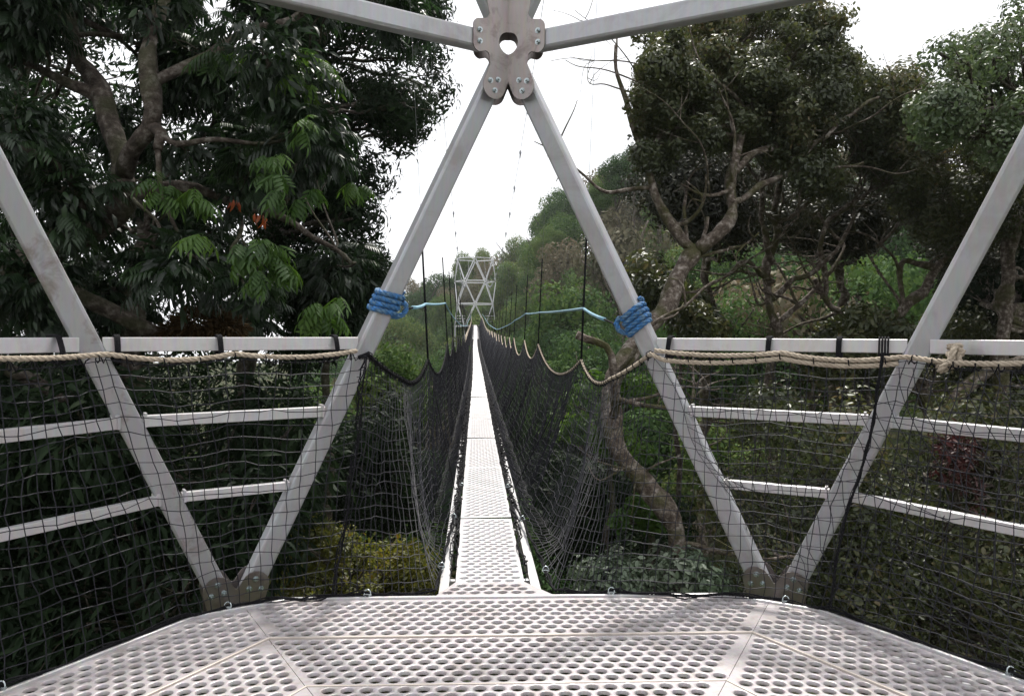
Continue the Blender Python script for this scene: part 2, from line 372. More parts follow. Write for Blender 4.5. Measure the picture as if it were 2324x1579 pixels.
# perforated deck -----------------------------------------------------
PA = .0635
def clip(poly, nrm, off):
    out_ = []; n = len(poly)
    for i in range(n):
        a, b = poly[i], poly[(i+1) % n]; da = a[0]*nrm[0]+a[1]*nrm[1]-off; db = b[0]*nrm[0]+b[1]*nrm[1]-off
        if da <= 0: out_.append(a)
        if (da < 0 < db) or (db < 0 < da):
            t = da / (da - db); out_.append((a[0]+(b[0]-a[0])*t, a[1]+(b[1]-a[1])*t))
    return out_
def perforated(poly, place, inset=.012, detail=True, phase=(0,0)):
    """poly: convex CCW 2D polygon; place(x,y,z)->3D. Returns MB of hexagonal cells with pressed holes."""
    mb = MB(); n = len(poly); hp = []
    for i in range(n):
        a, b = poly[i], poly[(i+1) % n]; dx, dy = b[0]-a[0], b[1]-a[1]; l = math.hypot(dx, dy); nr = (dy/l, -dx/l); hp.append((nr, nr[0]*a[0]+nr[1]*a[1]))
    xs = [p[0] for p in poly]; ys = [p[1] for p in poly]; rowh = .0480; hr = PA / math.sqrt(3)
    bd = []
    cor_ = [(PA/2, rowh/3), (0, rowh*2/3), (-PA/2, rowh/3), (-PA/2, -rowh/3), (0, -rowh*2/3), (PA/2, -rowh/3)]
    for k in range(6):
        c0, c1 = cor_[k], cor_[(k+1) % 6]
        bd += [c0, ((c0[0]+c1[0])/2, (c0[1]+c1[1])/2)]
    angs = [math.atan2(b[1], b[0]) for b in bd]
    j0 = int((min(ys) - phase[1]) / rowh) - 1; j1 = int((max(ys) - phase[1]) / rowh) + 2
    seg = 12
    for j in range(j0, j1):
        y = phase[1] + j * rowh; xo = phase[0] + (PA/2 if j % 2 else 0)
        for i in range(int((min(xs)-xo)/PA) - 1, int((max(xs)-xo)/PA) + 2):
            x = xo + i * PA
            if all(nr[0]*x+nr[1]*y - o < -(.028 if abs(nr[0]) > .1 else .026) for nr, o in hp):
                V = [place(x+b[0], y+b[1], 0) for b in bd]
                for r, z in ((.0243, 0.0), (.0226, -.0022), (.0206, -.013)):
                    V += [place(x + r*math.cos(a), y + r*math.sin(a), z) for a in angs]
                Fc = []
                for q in range(3):
                    for k in range(12):
                        a, b = q*12+k, q*12+(k+1) % 12; Fc.append((a, b, b+12, a+12))
                mb.add(V, Fc, True)
            else:
                pl = [(x+bd[k][0], y+bd[k][1]) for k in range(0, 12, 2)]
                for nr, o in hp:
                    pl = clip(pl, nr, o)
                    if len(pl) < 3: break
                if len(pl) >= 3: mb.add([place(a, b, 0) for a, b in pl], [tuple(range(len(pl)))], True)
    return mb
RD = (2.4285, 1.9249, 1.4448, .965, .48)
c30, s30 = math.cos(R(30)), .5
for k in range(6):
    ca, sa = math.cos(R(-60*k)), math.sin(R(-60*k))
    for ri in range(4):
        Ro, Ri = RD[ri] - (.0 if ri == 0 else .006), RD[ri+1] + .006
        if k in (2, 3, 4) and ri < 1 and False: continue
        g = .0012
        poly = [(-Ro*s30+g, Ro*c30), (-Ri*s30+g, Ri*c30), (Ri*s30-g, Ri*c30), (Ro*s30-g, Ro*c30)]
        dz = -.003 * (ri % 2)
        if ri == 0: poly = [(-Ro*s30+.239, Ro*c30), (-2.309*s30+g, 2.309*c30)] + poly[1:3] + [(2.309*s30-g, 2.309*c30), (Ro*s30-.239, Ro*c30)]
        place = lambda x, y, z, dz=dz: (x*ca - y*sa, x*sa + y*ca, z + dz)
        perforated(poly, place, .010 if ri else .03, phase=(.013*ri + .009*k, RD[ri+1]*c30 + .045)).build('deck_panel', MT['deck'], tower)
poly = [(RD[4]*math.sin(R(a)), RD[4]*math.cos(R(a))) for a in (30,-30,-90,-150,150,90)]
perforated(poly, lambda x, y, z: (x, y, z)).build('deck_panel', MT['deck'], tower)
for ri, (ww, hh) in ((0, (.016, .022)), (1, (.009, .010)), (2, (.008, .006)), (3, (.008, .006))):
    mb = MB()
    for k in range(6):
        a, b = hexp(RD[ri], 30+60*k, 0.0), hexp(RD[ri], 90+60*k, 0.0)
        if ri == 0:
            d = (b - a).normalized(); a0 = a - (hexp(RD[0], 30+60*k, 0) - hexp(RD[0], -30+60*k, 0)).normalized() * .239; a = a + d * .239; b = b - d * .239
            mb.bar(a0, a, ww, hh, Vector((0,0,1)), .2)
        mb.bar(a, b, ww, hh, Vector((0,0,1)), .2)
    mb.build('seam_strip' if ri else 'edge_trim', MT['seam'] if ri else MT['alu_rail'], tower)
# joists below the deck
for k in range(6):
    mb = MB(); a = hexp(RT * .97, 30+60*k, -.10); mb.bar(a, Vector((0,0,-.10)), .06, .08, Vector((0,0,1))); mb.build('joist', MT['alu'], tower)

# ------------------------------------------------------------------ suspension walkway
YF = 94.0
def deck_z(Y):
    u = max(0., min(1., (Y - 2.1) / (YF - 2.1 - 2.2))); return 2.2 * u - 4 * .80 * u * (1 - u)
def deck_x(Y):
    u = (Y - 2.1) / 92; return -.085 - .93 * u + .035 * math.sin(u * 9) * u * (1 - u) * 4
HW = .166
bridge = empty('suspension_walkway', (0, 2.1, 0), label='long narrow canopy walkway of sunlit perforated planks running to the far tower', cat='bridge')
yf = 2.1029
# flared tongue
pts = [(-.185-.09, yf+.006), (-HW-.085, yf+.17), (HW-.085, yf+.17), (.30-.09, yf+.006)]
poly = [(-.34, yf+.008), (.205, yf+.008), (HW-.088, yf+.20), (-HW-.088, yf+.20)]
perforated(poly, lambda x, y, z: (x, y, z + .006), .004).build('flared_plank', MT['deck'], bridge)
y0 = yf + .21; bounds = [y0, 3.66, 5.70]
while bounds[-1] < YF - 2.4: bounds.append(bounds[-1] + 2.06)
for i in range(len(bounds) - 1):
    a, b = bounds[i] + .012, bounds[i+1] - .012
    lift = .004 * math.sin(i * 2.3); tilt = .02 * math.sin(i * 1.7)
    def place(x, y, z): return (x + deck_x(y), y, deck_z(y) + z + lift + x * tilt)
    if a < 24:
        perforated([(-HW, a), (HW, a), (HW, b), (-HW, b)], place, .002).build('plank', MT['plank'], bridge)
    else:
        mb = MB(); c = [(-HW, a), (HW, a), (HW, b), (-HW, b)]
        V = [place(x, y, 0) for x, y in c] + [place(x, y, -.014) for x, y in c]
        mb.add(V, [(0,1,2,3), (7,6,5,4), (0,4,5,1), (1,5,6,2), (2,6,7,3), (3,7,4,0)], False); mb.build('plank', MT['plank'], bridge)
for s in (-1, 1):
    mb = MB(); path = [Vector((deck_x(y) + s * .222, y, deck_z(y) - .055)) for y in np.arange(2.2, YF - 2.2, 1.0)]
    rings = []
    for p in path: rings.append([p + Vector((dx, 0, dz)) for dx, dz in ((.022,.03),(-.022,.03),(-.022,-.03),(.022,-.03))])
    mb.ring_sweep(rings, smooth=False); mb.build('side_beam', MT['alu_rail'], bridge)
for y in np.arange(2.5, YF - 2.5, 1.03):
    p = Vector((deck_x(y), y, deck_z(y) - .055)); mb = MB(); mb.bar(p - Vector((.2,0,0)), p + Vector((.2,0,0)), .03, .03, Vector((0,0,1))); mb.build('cross_rung', MT['alu_rail'], bridge)

# hangers and cables
hang = [4.77, 8.95, 12.1, 15.45, 18.1, 21.0, 23.9] + [26.9 + 2.95 * i for i in range(22)]
hang = [y for y in hang if y < YF - 3]
def hand_off(s): return .78 if s > 0 else -.46
def hand_z(Y): 
    return deck_z(Y) + float(np.interp(Y, [2.5, 4.8, 9, 14, 25, 94], [1.15, 1.03, 1.10, 1.21, 1.2, 1.12]))
def cable(Y, s):
    t = Y - 2.54; z = 8.35 - .2035 * t + .00252 * t * t
    x0 = deck_x(Y) + (1.05 if s > 0 else -.80); return Vector((x0, Y, z))
def blue_z(Y, s):
    if s > 0: return float(np.interp(Y, [2.5, 4.77, 8.95, 12.1, 19, 29, 44, 64, 90], [1.43, 1.40, 1.48, 1.545, 1.42, 1.34, 1.70, 2.45, 3.5]))
    return float(np.interp(Y, [2.5, 4.77, 8.95, 12.1, 15.4, 22, 40, 64, 90], [1.60, 1.43, 1.60, 1.52, 1.46, 1.42, 1.60, 2.40, 3.5]))
def hand_p(Y, s): return Vector((deck_x(Y) + hand_off(s) + .012*math.sin(Y*3.1+s), Y, hand_z(Y) + .03*math.sin(Y*2.3 + s)))
for s in (-1, 1):
    mb = MB(); mb.tube([cable(y, s) for y in np.linspace(2.54, YF - 2.5, 60)], .0055, 6); mb.build('main_cable', MT['wire'], bridge)
    for y in hang:
        h = hand_p(y, s); c = cable(y, s); low = Vector((deck_x(y) + s * .23, y, deck_z(y) - .05)); top = h + (c - h) * min(1, 1.15 / (c.z - h.z))
        mb = MB(); mb.tube(resample([h, top], .3), .0085 if y < 12 else .0095, 5); mb.tube([low, h], .0035, 4); mb.build('hanger_rope', MT['blackrope'], bridge)
        mb = MB(); mb.tube([top, c], .0022, 4); mb.build('hanger_wire', MT['wire'], bridge)
        mb = MB(); mb.tube([c + Vector((0,0,.05)), c + Vector((.0,0,.02)), c + Vector((0,0,-.03)), c + Vector((0,0,-.09)), c - Vector((0,0,.16))], [.006, .028, .034, .014, .006], 6); mb.build('cable_clip', MT['wire'], bridge)

# ------------------------------------------------------------------ far tower
FO = Vector((deck_x(YF) - .02, YF, 2.2))
far = empty('truss_tower', FO + Vector((0,0,ZB-.1)), label='distant silver lattice tower where the walkway ends on the wooded hill', cat='tower')
TWs = TW; TW = .12
build_tower(far, FO, 3, fine=False)
TW = TWs
mb = MB(); ring = [FO + hexp(2.4, 30+60*k, 0) for k in range(6)]; mb.add([p for p in ring] + [p - Vector((0,0,.05)) for p in ring], [(5,4,3,2,1,0), (6,7,8,9,10,11)] + [(i, (i+1) % 6, (i+1) % 6 + 6, i + 6) for i in range(6)], False); mb.build('deck_panel', MT['farmetal'], far)
for z in (.45, .8, 1.15):
    for k in range(6):
        if k in (2,5): continue
        mb = MB(); mb.bar(FO + hexp(2.45, 30+60*k, z), FO + hexp(2.45, 90+60*k, z), .05, .06, Vector((0,0,1))); mb.build('handrail', MT['farmetal'], far)
for k in range(6):
    mb = MB(); a = FO + hexp(2.5, 30+60*k, -.1); mb.bar(a, a + Vector((0,0,-14)), .12, .12, Vector((0,1,0))); mb.build('leg', MT['farmetal'], far)
for k in range(6):
    mb = MB(); a = hexp(RT, 30+60*k, -.25); mb.bar(a, a + Vector((0,0,-11)), .12, .12, Vector((0,1,0))); mb.build('leg', MT['alu'], tower)

# ------------------------------------------------------------------ nets
def net_stations(s):
    """list of (top point, bottom point) along the net"""
    ins = .94; S = []
    e = lambda p: Vector((p.x * ins, p.y * ins, p.z))
    tA, tB, tO, tO2 = [on_strut(*a, 1.105) for a in ((30*s, 60*s), (30*s, 0), (90*s, 60*s), (90*s, 120*s))]
    c30_, c90, c150 = hexp(2.33, 30*s, .01), hexp(2.44, 90*s, .01), hexp(2.44, 150*s, .01)
    S.append((e(tO2), c90 + (c150 - c90) * .2)); S.append((e(tO), c90)); 
    S.append((e(tO + (tA - tO) * .5), c90 + (hexp(2.44,30*s,.01) - c90) * .45))
    S.append((e(tA), c90 + (hexp(2.44,30*s,.01) - c90) * .88))
    S.append((e(tA + (tB - tA) * .45), c30_))
    fb = Vector((-.79, yf, .012)) if s < 0 else Vector((.52, yf, .012))
    S.append((e(tB) + Vector((0, .0, 0)), fb))
    tong = Vector((-.34, yf + .02, .012)) if s < 0 else Vector((.21, yf + .02, .012))
    h1 = hand_p(hang[0], s)
    S.append((e(tB).lerp(h1, .45), tong))
    for y in hang: S.append((hand_p(y, s), Vector((deck_x(y) + s * (HW + .012), y, deck_z(y) + .005))))
    S.append((hand_p(YF - 2.1, s), Vector((deck_x(YF-2.1) + s * .2, YF - 2.1, deck_z(YF - 2.1)))))
    return S
class Net:
    def __init__(n, s):
        S = n.S = net_stations(s); n.s = s; n.D = [0]
        for i in range(1, len(S)): n.D.append(n.D[-1] + ((S[i][0] - S[i-1][0]).length + (S[i][1] - S[i-1][1]).length) / 2)
        n.T = np.array([tuple(a) for a, b in S]); n.B = np.array([tuple(b) for a, b in S]); n.i1 = 5  # index where the walkway part begins
    def sag(n, L):
        i = int(np.searchsorted(n.D, L, side='right')) - 1; i = max(0, min(i, len(n.D) - 2))
        if i < n.i1: 
            u = (L - n.D[i]) / (n.D[i+1] - n.D[i]); return .012 + .024 * 4 * u * (1 - u), 0.
        if i in (n.i1, n.i1 + 1):
            a, b = n.D[n.i1], n.D[n.i1 + 2]; amp = .17
        else: a, b = n.D[i], n.D[i+1]; amp = (.20 if i == 7 else .29) + .04*math.sin(i*2.9)
        u = (L - a) / (b - a); return amp * 4 * u * (1 - u), 4 * u * (1 - u)
    def top(n, L):
        p = Vector([float(np.interp(L, n.D, n.T[:, k])) for k in range(3)]); p.z -= n.sag(L)[0]; return p
    def pt(n, L, v):
        b = Vector([float(np.interp(L, n.D, n.B[:, k])) for k in range(3)]); t = n.top(L); sg, q = n.sag(L); wk = min(1, max(0, L - n.D[6]) / (n.D[7] - n.D[6]))
        # on the walkway the net drops outside the side beam, then turns in under it to the plank edge
        m = t.lerp(b, .86); low = Vector((b.x + n.s * .19, b.y, b.z - .17)); m = m.lerp(low, wk)
        p = t.lerp(m, v / .86) if v < .86 else m.lerp(b, (v - .86) / .14)
        k = math.sin(math.pi * v); p.z -= sg * v * (1 - v) * 1.6 * wk
        p.z -= q * .05 * k; p.x += n.s * (.03 * q + .03 * wk) * k
        w_ = .013 if q == 0 else .014
        p += Vector((math.sin(L*7.3+v*5)*w_, math.cos(L*5.1+v*9)*w_, math.sin(L*9.7+v*13+1)*w_*.8)) * k
        return p
def build_net(s, label):
    n = Net(s); rows = 19; mb = MB(); step = .057
    Ls = np.arange(n.D[0], n.D[-1], step); grid = []
    for L in Ls: grid.append([n.pt(L, j / rows) for j in range(rows + 1)])
    G_ = np.array([[tuple(p) for p in c] for c in grid]); jit = RNG.normal(0, .0035, G_.shape); jit[:, 0] = 0; jit[:, -1] = 0
    # the mesh twines wave a little as they pass each knot
    G_ += jit
    V, Q = [], []
    def strips(P, r, sides):           # P: (n,m,3) many polylines of m points -> tubes, vectorised
        T = np.gradient(P, axis=1); T /= np.linalg.norm(T, axis=2, keepdims=True) + 1e-9
        up = np.array([.31, .23, .92]); U = np.cross(T, up); U /= np.linalg.norm(U, axis=2, keepdims=True) + 1e-9; W = np.cross(T, U)
        a = np.arange(sides) * 2 * np.pi / sides
        r = (np.asarray(r) * np.ones(P.shape[:2]))[:, :, None, None]; ring = P[:, :, None, :] + r * (U[:, :, None, :] * np.cos(a)[None, None, :, None] + W[:, :, None, :] * np.sin(a)[None, None, :, None])
        nn, m_ = P.shape[:2]; idx = np.arange(nn * m_ * sides).reshape(nn, m_, sides)
        A = idx[:, :-1, :]; B = np.roll(idx, -1, axis=2)[:, :-1, :]; C = np.roll(idx, -1, axis=2)[:, 1:, :]; D_ = idx[:, 1:, :]
        return ring.reshape(-1, 3), np.stack([A, B, C, D_], -1).reshape(-1, 4)
    allV, allF, k = [], [], 0
    def push(P, r, sides):
        nonlocal k
        v_, f_ = strips(P, r, sides); allV.append(v_); allF.append(f_ + k); k += len(v_)
    rad = np.interp(Ls, [n.D[6], n.D[8], n.D[12], n.D[20]], [.0019, .0028, .0048, .0075])
    push(G_, rad[:, None], 4); push(np.transpose(G_, (1, 0, 2)), rad[None, :], 4)
    i0 = int(np.searchsorted(Ls, n.D[7] + .4)); Gm = (G_[i0:-1] + G_[i0+1:]) / 2 + RNG.normal(0, .004, G_[i0+1:].shape); push(Gm, rad[i0:-1, None], 4)
    root = empty('safety_net', tuple(n.B[5]), label=label, cat='net', group='black safety nets lining the walkway')
    o = numpy_mesh('mesh_panel', np.concatenate(allV), np.concatenate(allF), MT['twine']); o.parent = root; o.matrix_parent_inverse = Matrix.Translation(root.location).inverted()
    # bottom rope with lumps of lashing
    mb = MB(); L0, L1 = n.D[1], n.D[8]
    path = [n.pt(L, 1) + Vector((0, .004, .006 + .005 * math.sin(L * 11) + .004 * math.sin(L * 23))) for L in np.arange(L0, L1, .03)]
    mb.rope(path, .0065, sides=5, step=.012); mb.tube([p + Vector((.008*math.sin(i*.9), .006*math.cos(i*1.3), .006+.006*math.sin(i*.7))) for i, p in enumerate(path)], .0035, 5)
    mb.tube([p + Vector((.010*math.cos(i*.6), .008*math.cos(i*1.1), -.004+.007*math.cos(i*.5))) for i, p in enumerate(path)], .003, 5)
    mb.build('bottom_rope', MT['blackrope'], root)
    mb = MB(); rr = random.Random(31 + s)      # ragged lashing that folds the net over the side beam
    ys = np.arange(2.5, 60, .045)
    for q in range(4):
        pp = []
        for y in ys:
            if rr.random() > min(1, .25 + y * .06): continue
            pp.append(Vector((deck_x(y) + s * (HW + rr.uniform(-.004, min(.085, .02 + .009 * y))), y, deck_z(y) + rr.uniform(-.02, .03))))
        mb.tube(pp, [.0022 + .0006 * p.y for p in pp], 4)
    mb.build('edge_lashing', MT['blackrope'], root)
    # dark selvedge lashed down where the net is seamed
    for idx, dx in (((5, 0),) if s < 0 else ()):
        mb = MB(); L = n.D[idx]
        for q in range(5):
            rr = random.Random(q + 10 * idx + int(s * 3)); ph = rr.uniform(0, 6)
            mb.tube([n.pt(L + .018 * math.sin(v * 17 + ph) + rr.uniform(-.006, .006), v) for v in np.linspace(0, 1, 40)], .0026, 5)
        for q in range(26):
            v = (q + .5) / 26; p = n.pt(L, v); mb.tube([p + Vector((random.uniform(-.035, .035), random.uniform(-.01, .01), random.uniform(-.02, .02))), p, p + Vector((random.uniform(-.03, .03), 0, random.uniform(-.03, .01)))], .002, 4)
        mb.build('seam', MT['blackrope'], root)
    for L in np.arange(L0 + .3, n.D[7], .85):      # shackles along the deck edge
        p = n.pt(L, 1) + Vector((0, 0, .012)); mb = MB(); mb.tube([p + Vector((.014*math.cos(a), .004*math.sin(a), .016*math.sin(a))) for a in np.linspace(0, 2*math.pi, 14)], .0032, 5, caps=False)
        mb.bar(p + Vector((-.018,0,-.006)), p + Vector((.018,0,-.006)), .008, .008, Vector((0,0,1))); mb.build('shackle', MT['bolt'], root)
    return n, root
def numpy_mesh(name, V, Q, m, rnd=None, smooth=True):
    me = bpy.data.meshes.new(name); k = Q.shape[1]
    me.vertices.add(len(V)); me.vertices.foreach_set('co', V.astype(np.float32).ravel())
    me.loops.add(Q.size); me.loops.foreach_set('vertex_index', Q.astype(np.int32).ravel())
    me.polygons.add(len(Q)); me.polygons.foreach_set('loop_start', np.arange(0, Q.size, k, dtype=np.int32)); me.polygons.foreach_set('loop_total', np.full(len(Q), k, np.int32))
    me.polygons.foreach_set('use_smooth', np.full(len(Q), smooth)); me.update(calc_edges=True)
    if rnd is not None:
        a = me.attributes.new('rnd', 'FLOAT', 'POINT'); a.data.foreach_set('value', rnd.astype(np.float32))
    me.materials.append(m); o = bpy.data.objects.new(name, me); COL.objects.link(o); return o
netL, rootL = build_net(-1, 'black square mesh net on the left side of platform and walkway')
netR, rootR = build_net(1, 'black square mesh net on the right side of platform and walkway')

# second, slacker layer of netting behind the right railing, seam rope running down it
def slack_net():
    root = empty('safety_net', (2.2, .9, .3), label='slack outer black net sagging below the right edge of the platform', cat='net')
    tA, tO = on_strut(30, 60, 1.10), on_strut(90, 60, 1.10)
    tB = on_strut(30, 0, 1.10); cor = hexp(2.47, 30, .0); c90 = hexp(2.47, 90, 0.)
    top = resample([tB * .965 + Vector((0,0,.04)), tA * .965, tO * .965], .062)
    n = len(top); bot = []
    for i in range(n):
        u = i / (n - 1); q = cor.lerp(c90, max(0, u * 1.1 - .1)) * 1.03; sc_ = abs(math.sin(u * 9)); q.z = -.03 - .14 * sc_; q += Vector((.07, .05, 0)) * sc_
        bot.append(q)
    rows = 17; P = np.array([[tuple(top[i].lerp(bot[min(n-1, max(0, i + int(2*math.sin(j*.5))))], j / rows) + Vector((.03*math.sin(j*.7+i*.2), .02*math.cos(i*.35+j*.4), -.05*math.sin(math.pi*j/rows)*abs(math.sin(i*.24)))) ) for j in range(rows + 1)] for i in range(n)])
    mb = MB()
    for i in range(n): mb.tube([Vector(p) for p in P[i]], 0.0017, 4)
    for j in range(rows + 1): mb.tube([Vector(p) for p in P[:, j]], 0.0017 if j < rows else .006, 4)
    mb.build('mesh_panel', MT['twine'], root)
    mb = MB(); a = Vector(at(2003, 800, 3.02)); b = Vector(at(1885, 1372, 3.05)); path = smooth_path([a, a.lerp(b, .35) + Vector((.02,0,0)), a.lerp(b, .7) + Vector((-.015,0,0)), b], 10)
    mb.rope(path, .006, sides=5, step=.01); mb.tube([p + Vector((.008*math.sin(i), 0, 0)) for i, p in enumerate(path)], .003, 5); mb.build('seam', MT['blackrope'], root)
slack_net()

# ------------------------------------------------------------------ ropes
# manila head rope on the left railing
def rail_rope(netx, L0, L1, off, amp, ph, step=.05):
    return [netx.top(L) + Vector((0, 0, off + amp * math.sin(L * 3.7 + ph))) for L in np.arange(L0, L1, step)]
mb = MB(); mb.rope(rail_rope(netL, netL.D[1], netL.D[5], .028, .010, .6), .0110)
tag(mb.build('manila_rope', MT['manila'], None), 'tan twisted rope threaded along the left handrail above the net', 'rope')
mb = MB(); mb.rope(rail_rope(netR, netR.D[1], netR.D[5] + .02, .026, .008, 2), .0110)
tag(mb.build('manila_rope', MT['manila'], None), 'tan twisted rope with a knot, upper of the two along the right handrail', 'rope')
ropeTop = bpy.data.objects['manila_rope.001']
_pa, _pb = on_strut(30, 60, 1.15), on_strut(90, 60, 1.15); p = min((_pa.lerp(_pb, k/200) for k in range(201)), key=lambda q: abs(proj(q)[0] - 2168)) * .955 + Vector((0, 0, .012)); kn = []
for i in range(46):
    a = i / 45 * 4 * math.pi * 1.25; kn.append(p + Vector((.034*math.sin(a) + .014*math.sin(2.6*a), -.02 + .022*math.cos(1.5*a), .040*math.cos(a*.8) + .012*math.sin(a*2))))
mb = MB(); mb.rope(kn, .0120); mb.build('knot', MT['manila'], ropeTop)
mb = MB(); path = rail_rope(netR, netR.D[3] + .02, netR.D[5] - .05, -.006, .008, 3.1) + [netR.top(L) for L in np.arange(netR.D[5], netR.D[14], .05)]
mb.rope(path, .0110); tag(mb.build('manila_rope', MT['manila'], None), 'tan twisted rope, lower on the right handrail, then looping from hanger to hanger', 'rope')
mb = MB(); path = [netR.top(L) for L in np.arange(netR.D[14], netR.D[-1], .15)]; mb.tube(path, .013, 6)
tag(mb.build('head_rope', MT['manila'], None), 'far stretch of tan head rope on the right net near the distant tower', 'rope')
mb = MB(); path = [netL.top(L) for L in np.arange(netL.D[5] - .03, netL.D[14], .05)]; mb.rope(path, .0105, sides=5)
tag(mb.build('head_rope', MT['blackrope'], None), 'black head rope looping from hanger to hanger on the left net', 'rope')
mb = MB(); path = [netL.top(L) for L in np.arange(netL.D[14], netL.D[-1], .15)]; mb.tube(path, .012, 6)
tag(mb.build('head_rope', MT['manila'], None), 'far stretch of pale head rope on the left net near the distant tower', 'rope')
# black lacing that ties the nets to their ropes
for nn, L0, L1, side in ((netL, netL.D[1], netL.D[7], 'left'), (netR, netR.D[1], netR.D[8], 'right')):
    mb = MB(); P_ = []
    for L in np.arange(L0, L1, .105):
        a, b = nn.top(L), nn.top(L + .05); t = (b - a).normalized(); u = Vector((0,0,1)); x = t.cross(u).normalized()
        lift = .012 if L < nn.D[5] else 0.
        P_ += [a + Vector((0,0,lift)) + t * (.012 * k / 6) + (u * math.cos(k * 1.05) + x * math.sin(k * 1.05)) * .0175 for k in range(7)]
        P_ += [a + t * .03 + u * (lift - .024), b + u * (lift - .004)]
    mb.tube(P_, .0028, 5)
    tag(mb.build('lacing', MT['blackrope'], None), 'thin black twine lacing the %s net to its head rope' % side, 'twine')

# black ties round the handrails, at the places seen in the photograph
def tie(x, s, label, wide=.02):
    # find the rail point with this view column
    best = None
    for u, v in (((30*s, 0), (30*s, 60*s)), ((30*s, 60*s), (90*s, 60*s))):
        a, b = on_strut(*u, 1.15), on_strut(*v, 1.15)
        for k in range(400):
            p = a.lerp(b, k / 399); q = abs(proj(p)[0] - x)
            if best is None or q < best[0]: best = (q, p, (b - a).normalized())
    _, p, d = best; n = d.cross(Vector((0,0,1))); n = n if n.dot(-p) > 0 else -n
    mb = MB(); hz, dp = .036, .026
    loop = [(-dp, hz), (dp, hz), (dp + .02, hz - .03), (dp + .035, -hz + .0), (dp + .03, -hz - .028), (dp - .01, -hz - .034), (-dp, -hz - .01)]
    for k in range(4):
        o = d * (k - 1.5) * wide / 4
        pp = [p + o + n * a + Vector((0, 0, b)) for a, b in loop]; pp.append(pp[0])
        mb.tube(smooth_path(pp, 3), .0042, 5, caps=False)
    tag(mb.build('rope_tie', MT['blackrope'], None), label, 'tie', 'black ties lashing the ropes to the handrails')
tie(120, -1, 'black tie round the left handrail, leftmost, left of the slanting strut')
tie(265, -1, 'black tie round the left handrail just right of the thick slanting strut')
tie(495, -1, 'black tie round the left handrail, midway between its two slanting struts')
tie(757, -1, 'black tie at the right end of the left handrail')
tie(1524, 1, 'black tie at the left end of the right handrail beside the pale strut')
tie(1747, 1, 'black tie round the right handrail, second from its left end')
tie(1905, 1, 'black tie near the middle of the right handrail')
tie(2006, 1, 'broad double black tie left of the knot on the right handrail', .045)

# blue lashings and pale blue lines
def blue_wrap(s, x, y, label, slant):
    # point on the strut between low node 30s and top node 0
    p, q = LO[azn(30*s)], HI[0]; best = min(((abs(proj(p.lerp(q, k/400))[1] - y), k) for k in range(401)))[1] / 400
    c = p.lerp(q, best); d = (q - p).normalized()
    t1, t2 = HI[azn(30*s+30)], HI[azn(30*s-30)]; N = (t1 - p).cross(t2 - p).normalized()
    if N.y > 0: N = -N
    W = d.cross(N).normalized()
    if W.x < 0: W = -W
    mb = MB(); a, b = TW/2 + .012, TW*.4 + .012; path = []
    turns = 4; n = turns * 16
    for i in range(n + 1):
        th = 2 * math.pi * i / 16; u, v = math.cos(th), math.sin(th); k = 1 / max(abs(u)**4 + abs(v)**4, 1e-6) ** .25
        along = (i / n - .5) * turns * .0285 + slant * u * .022
        path.append(c + W * u * k * a + N * v * k * b + d * along)
    mb.rope(smooth_path(path, 3), .0142, pitch=.085)
    # return loop at the inner side
    e = c - W * s * (a + .006); lp = [e + d * .035 + N * .02, e - W * s * .026 + d * .02 + N * .03, e - W * s * .030 - d * .02 + N * .03, e - d * .05 + N * .02, e + W * s * .03 - d * .052 + N * .03]
    mb.rope(smooth_path(lp, 6), .0135, pitch=.085)
    o = mb.build('rope_lashing', MT['blue'], None); tag(o, label, 'rope', 'blue rope lashings on the struts')
    return e + N * .02 - W * s * .025
eL = blue_wrap(-1, 875, 683, 'thick blue rope coiled four times round the left front strut', .9)
eR = blue_wrap(1, 1432, 722, 'thick blue rope coiled four times round the right front strut', .9)
for s, e, lab in ((-1, eL, 'pale blue guide line strung along the left hangers from the left lashing'), (1, eR, 'pale blue guide line strung along the right hangers from the right lashing')):
    pts = [e, e.lerp(Vector((deck_x(4.77) + hand_off(s), 4.77, blue_z(4.77, s))), .28)]
    mb = MB(); mb.rope(pts, .006, step=.01); 
    path = [pts[1]]; hp_ = pts[1]
    for y in hang:
        h = hand_p(y, s); c = cable(y, s); z = blue_z(y, s); k = (z - h.z) / (c.z - h.z)
        path.append(Vector((h.x + (c.x - h.x) * k, y, z)))
    path = [p.lerp(q, t) - Vector((0,0,.035 * t * (1-t))) for p, q in zip(path, path[1:]) for t in (0,.2,.4,.6,.8)] + [path[-1]]
    root_o = MB().tube(path, .0115, 7).build('guide_line', MT['paleblue'], None); tag(root_o, lab, 'rope')
    mb.build('lashing_end', MT['blackrope'], root_o)
#FOLIAGE
# ------------------------------------------------------------------ foliage helpers
def T_lance(wd=.32, droop=.18):
    V = np.array([(0,0,0),(.35,0,-.02),(.7,0,-.08-droop*.3),(1,0,-.1-droop),(.35,wd/2,.03),(.7,wd*.4,-.04-droop*.3),(.35,-wd/2,.03),(.7,-wd*.4,-.04-droop*.3)])
    Q = np.array([(0,1,4,4),(0,6,1,1),(4,1,2,5),(1,6,7,2),(5,2,3,3),(2,7,3,3)]); return V, Q
def T_diamond(wd=.5):
    V = np.array([(0,0,0),(.45,wd/2,.06),(1,0,-.08),(.5,-wd/2,.05)]); return V, np.array([(0,3,2,1)])
def T_oval(wd=.5):
    V = np.array([(0,0,0),(.3,wd*.45,.05),(.72,wd*.40,.02),(1,0,-.1),(.72,-wd*.40,.02),(.3,-wd*.45,.05),(.5,0,-.05)])
    return V, np.array([(0,6,2,1),(6,3,3,2),(0,5,4,6),(6,4,3,3)])
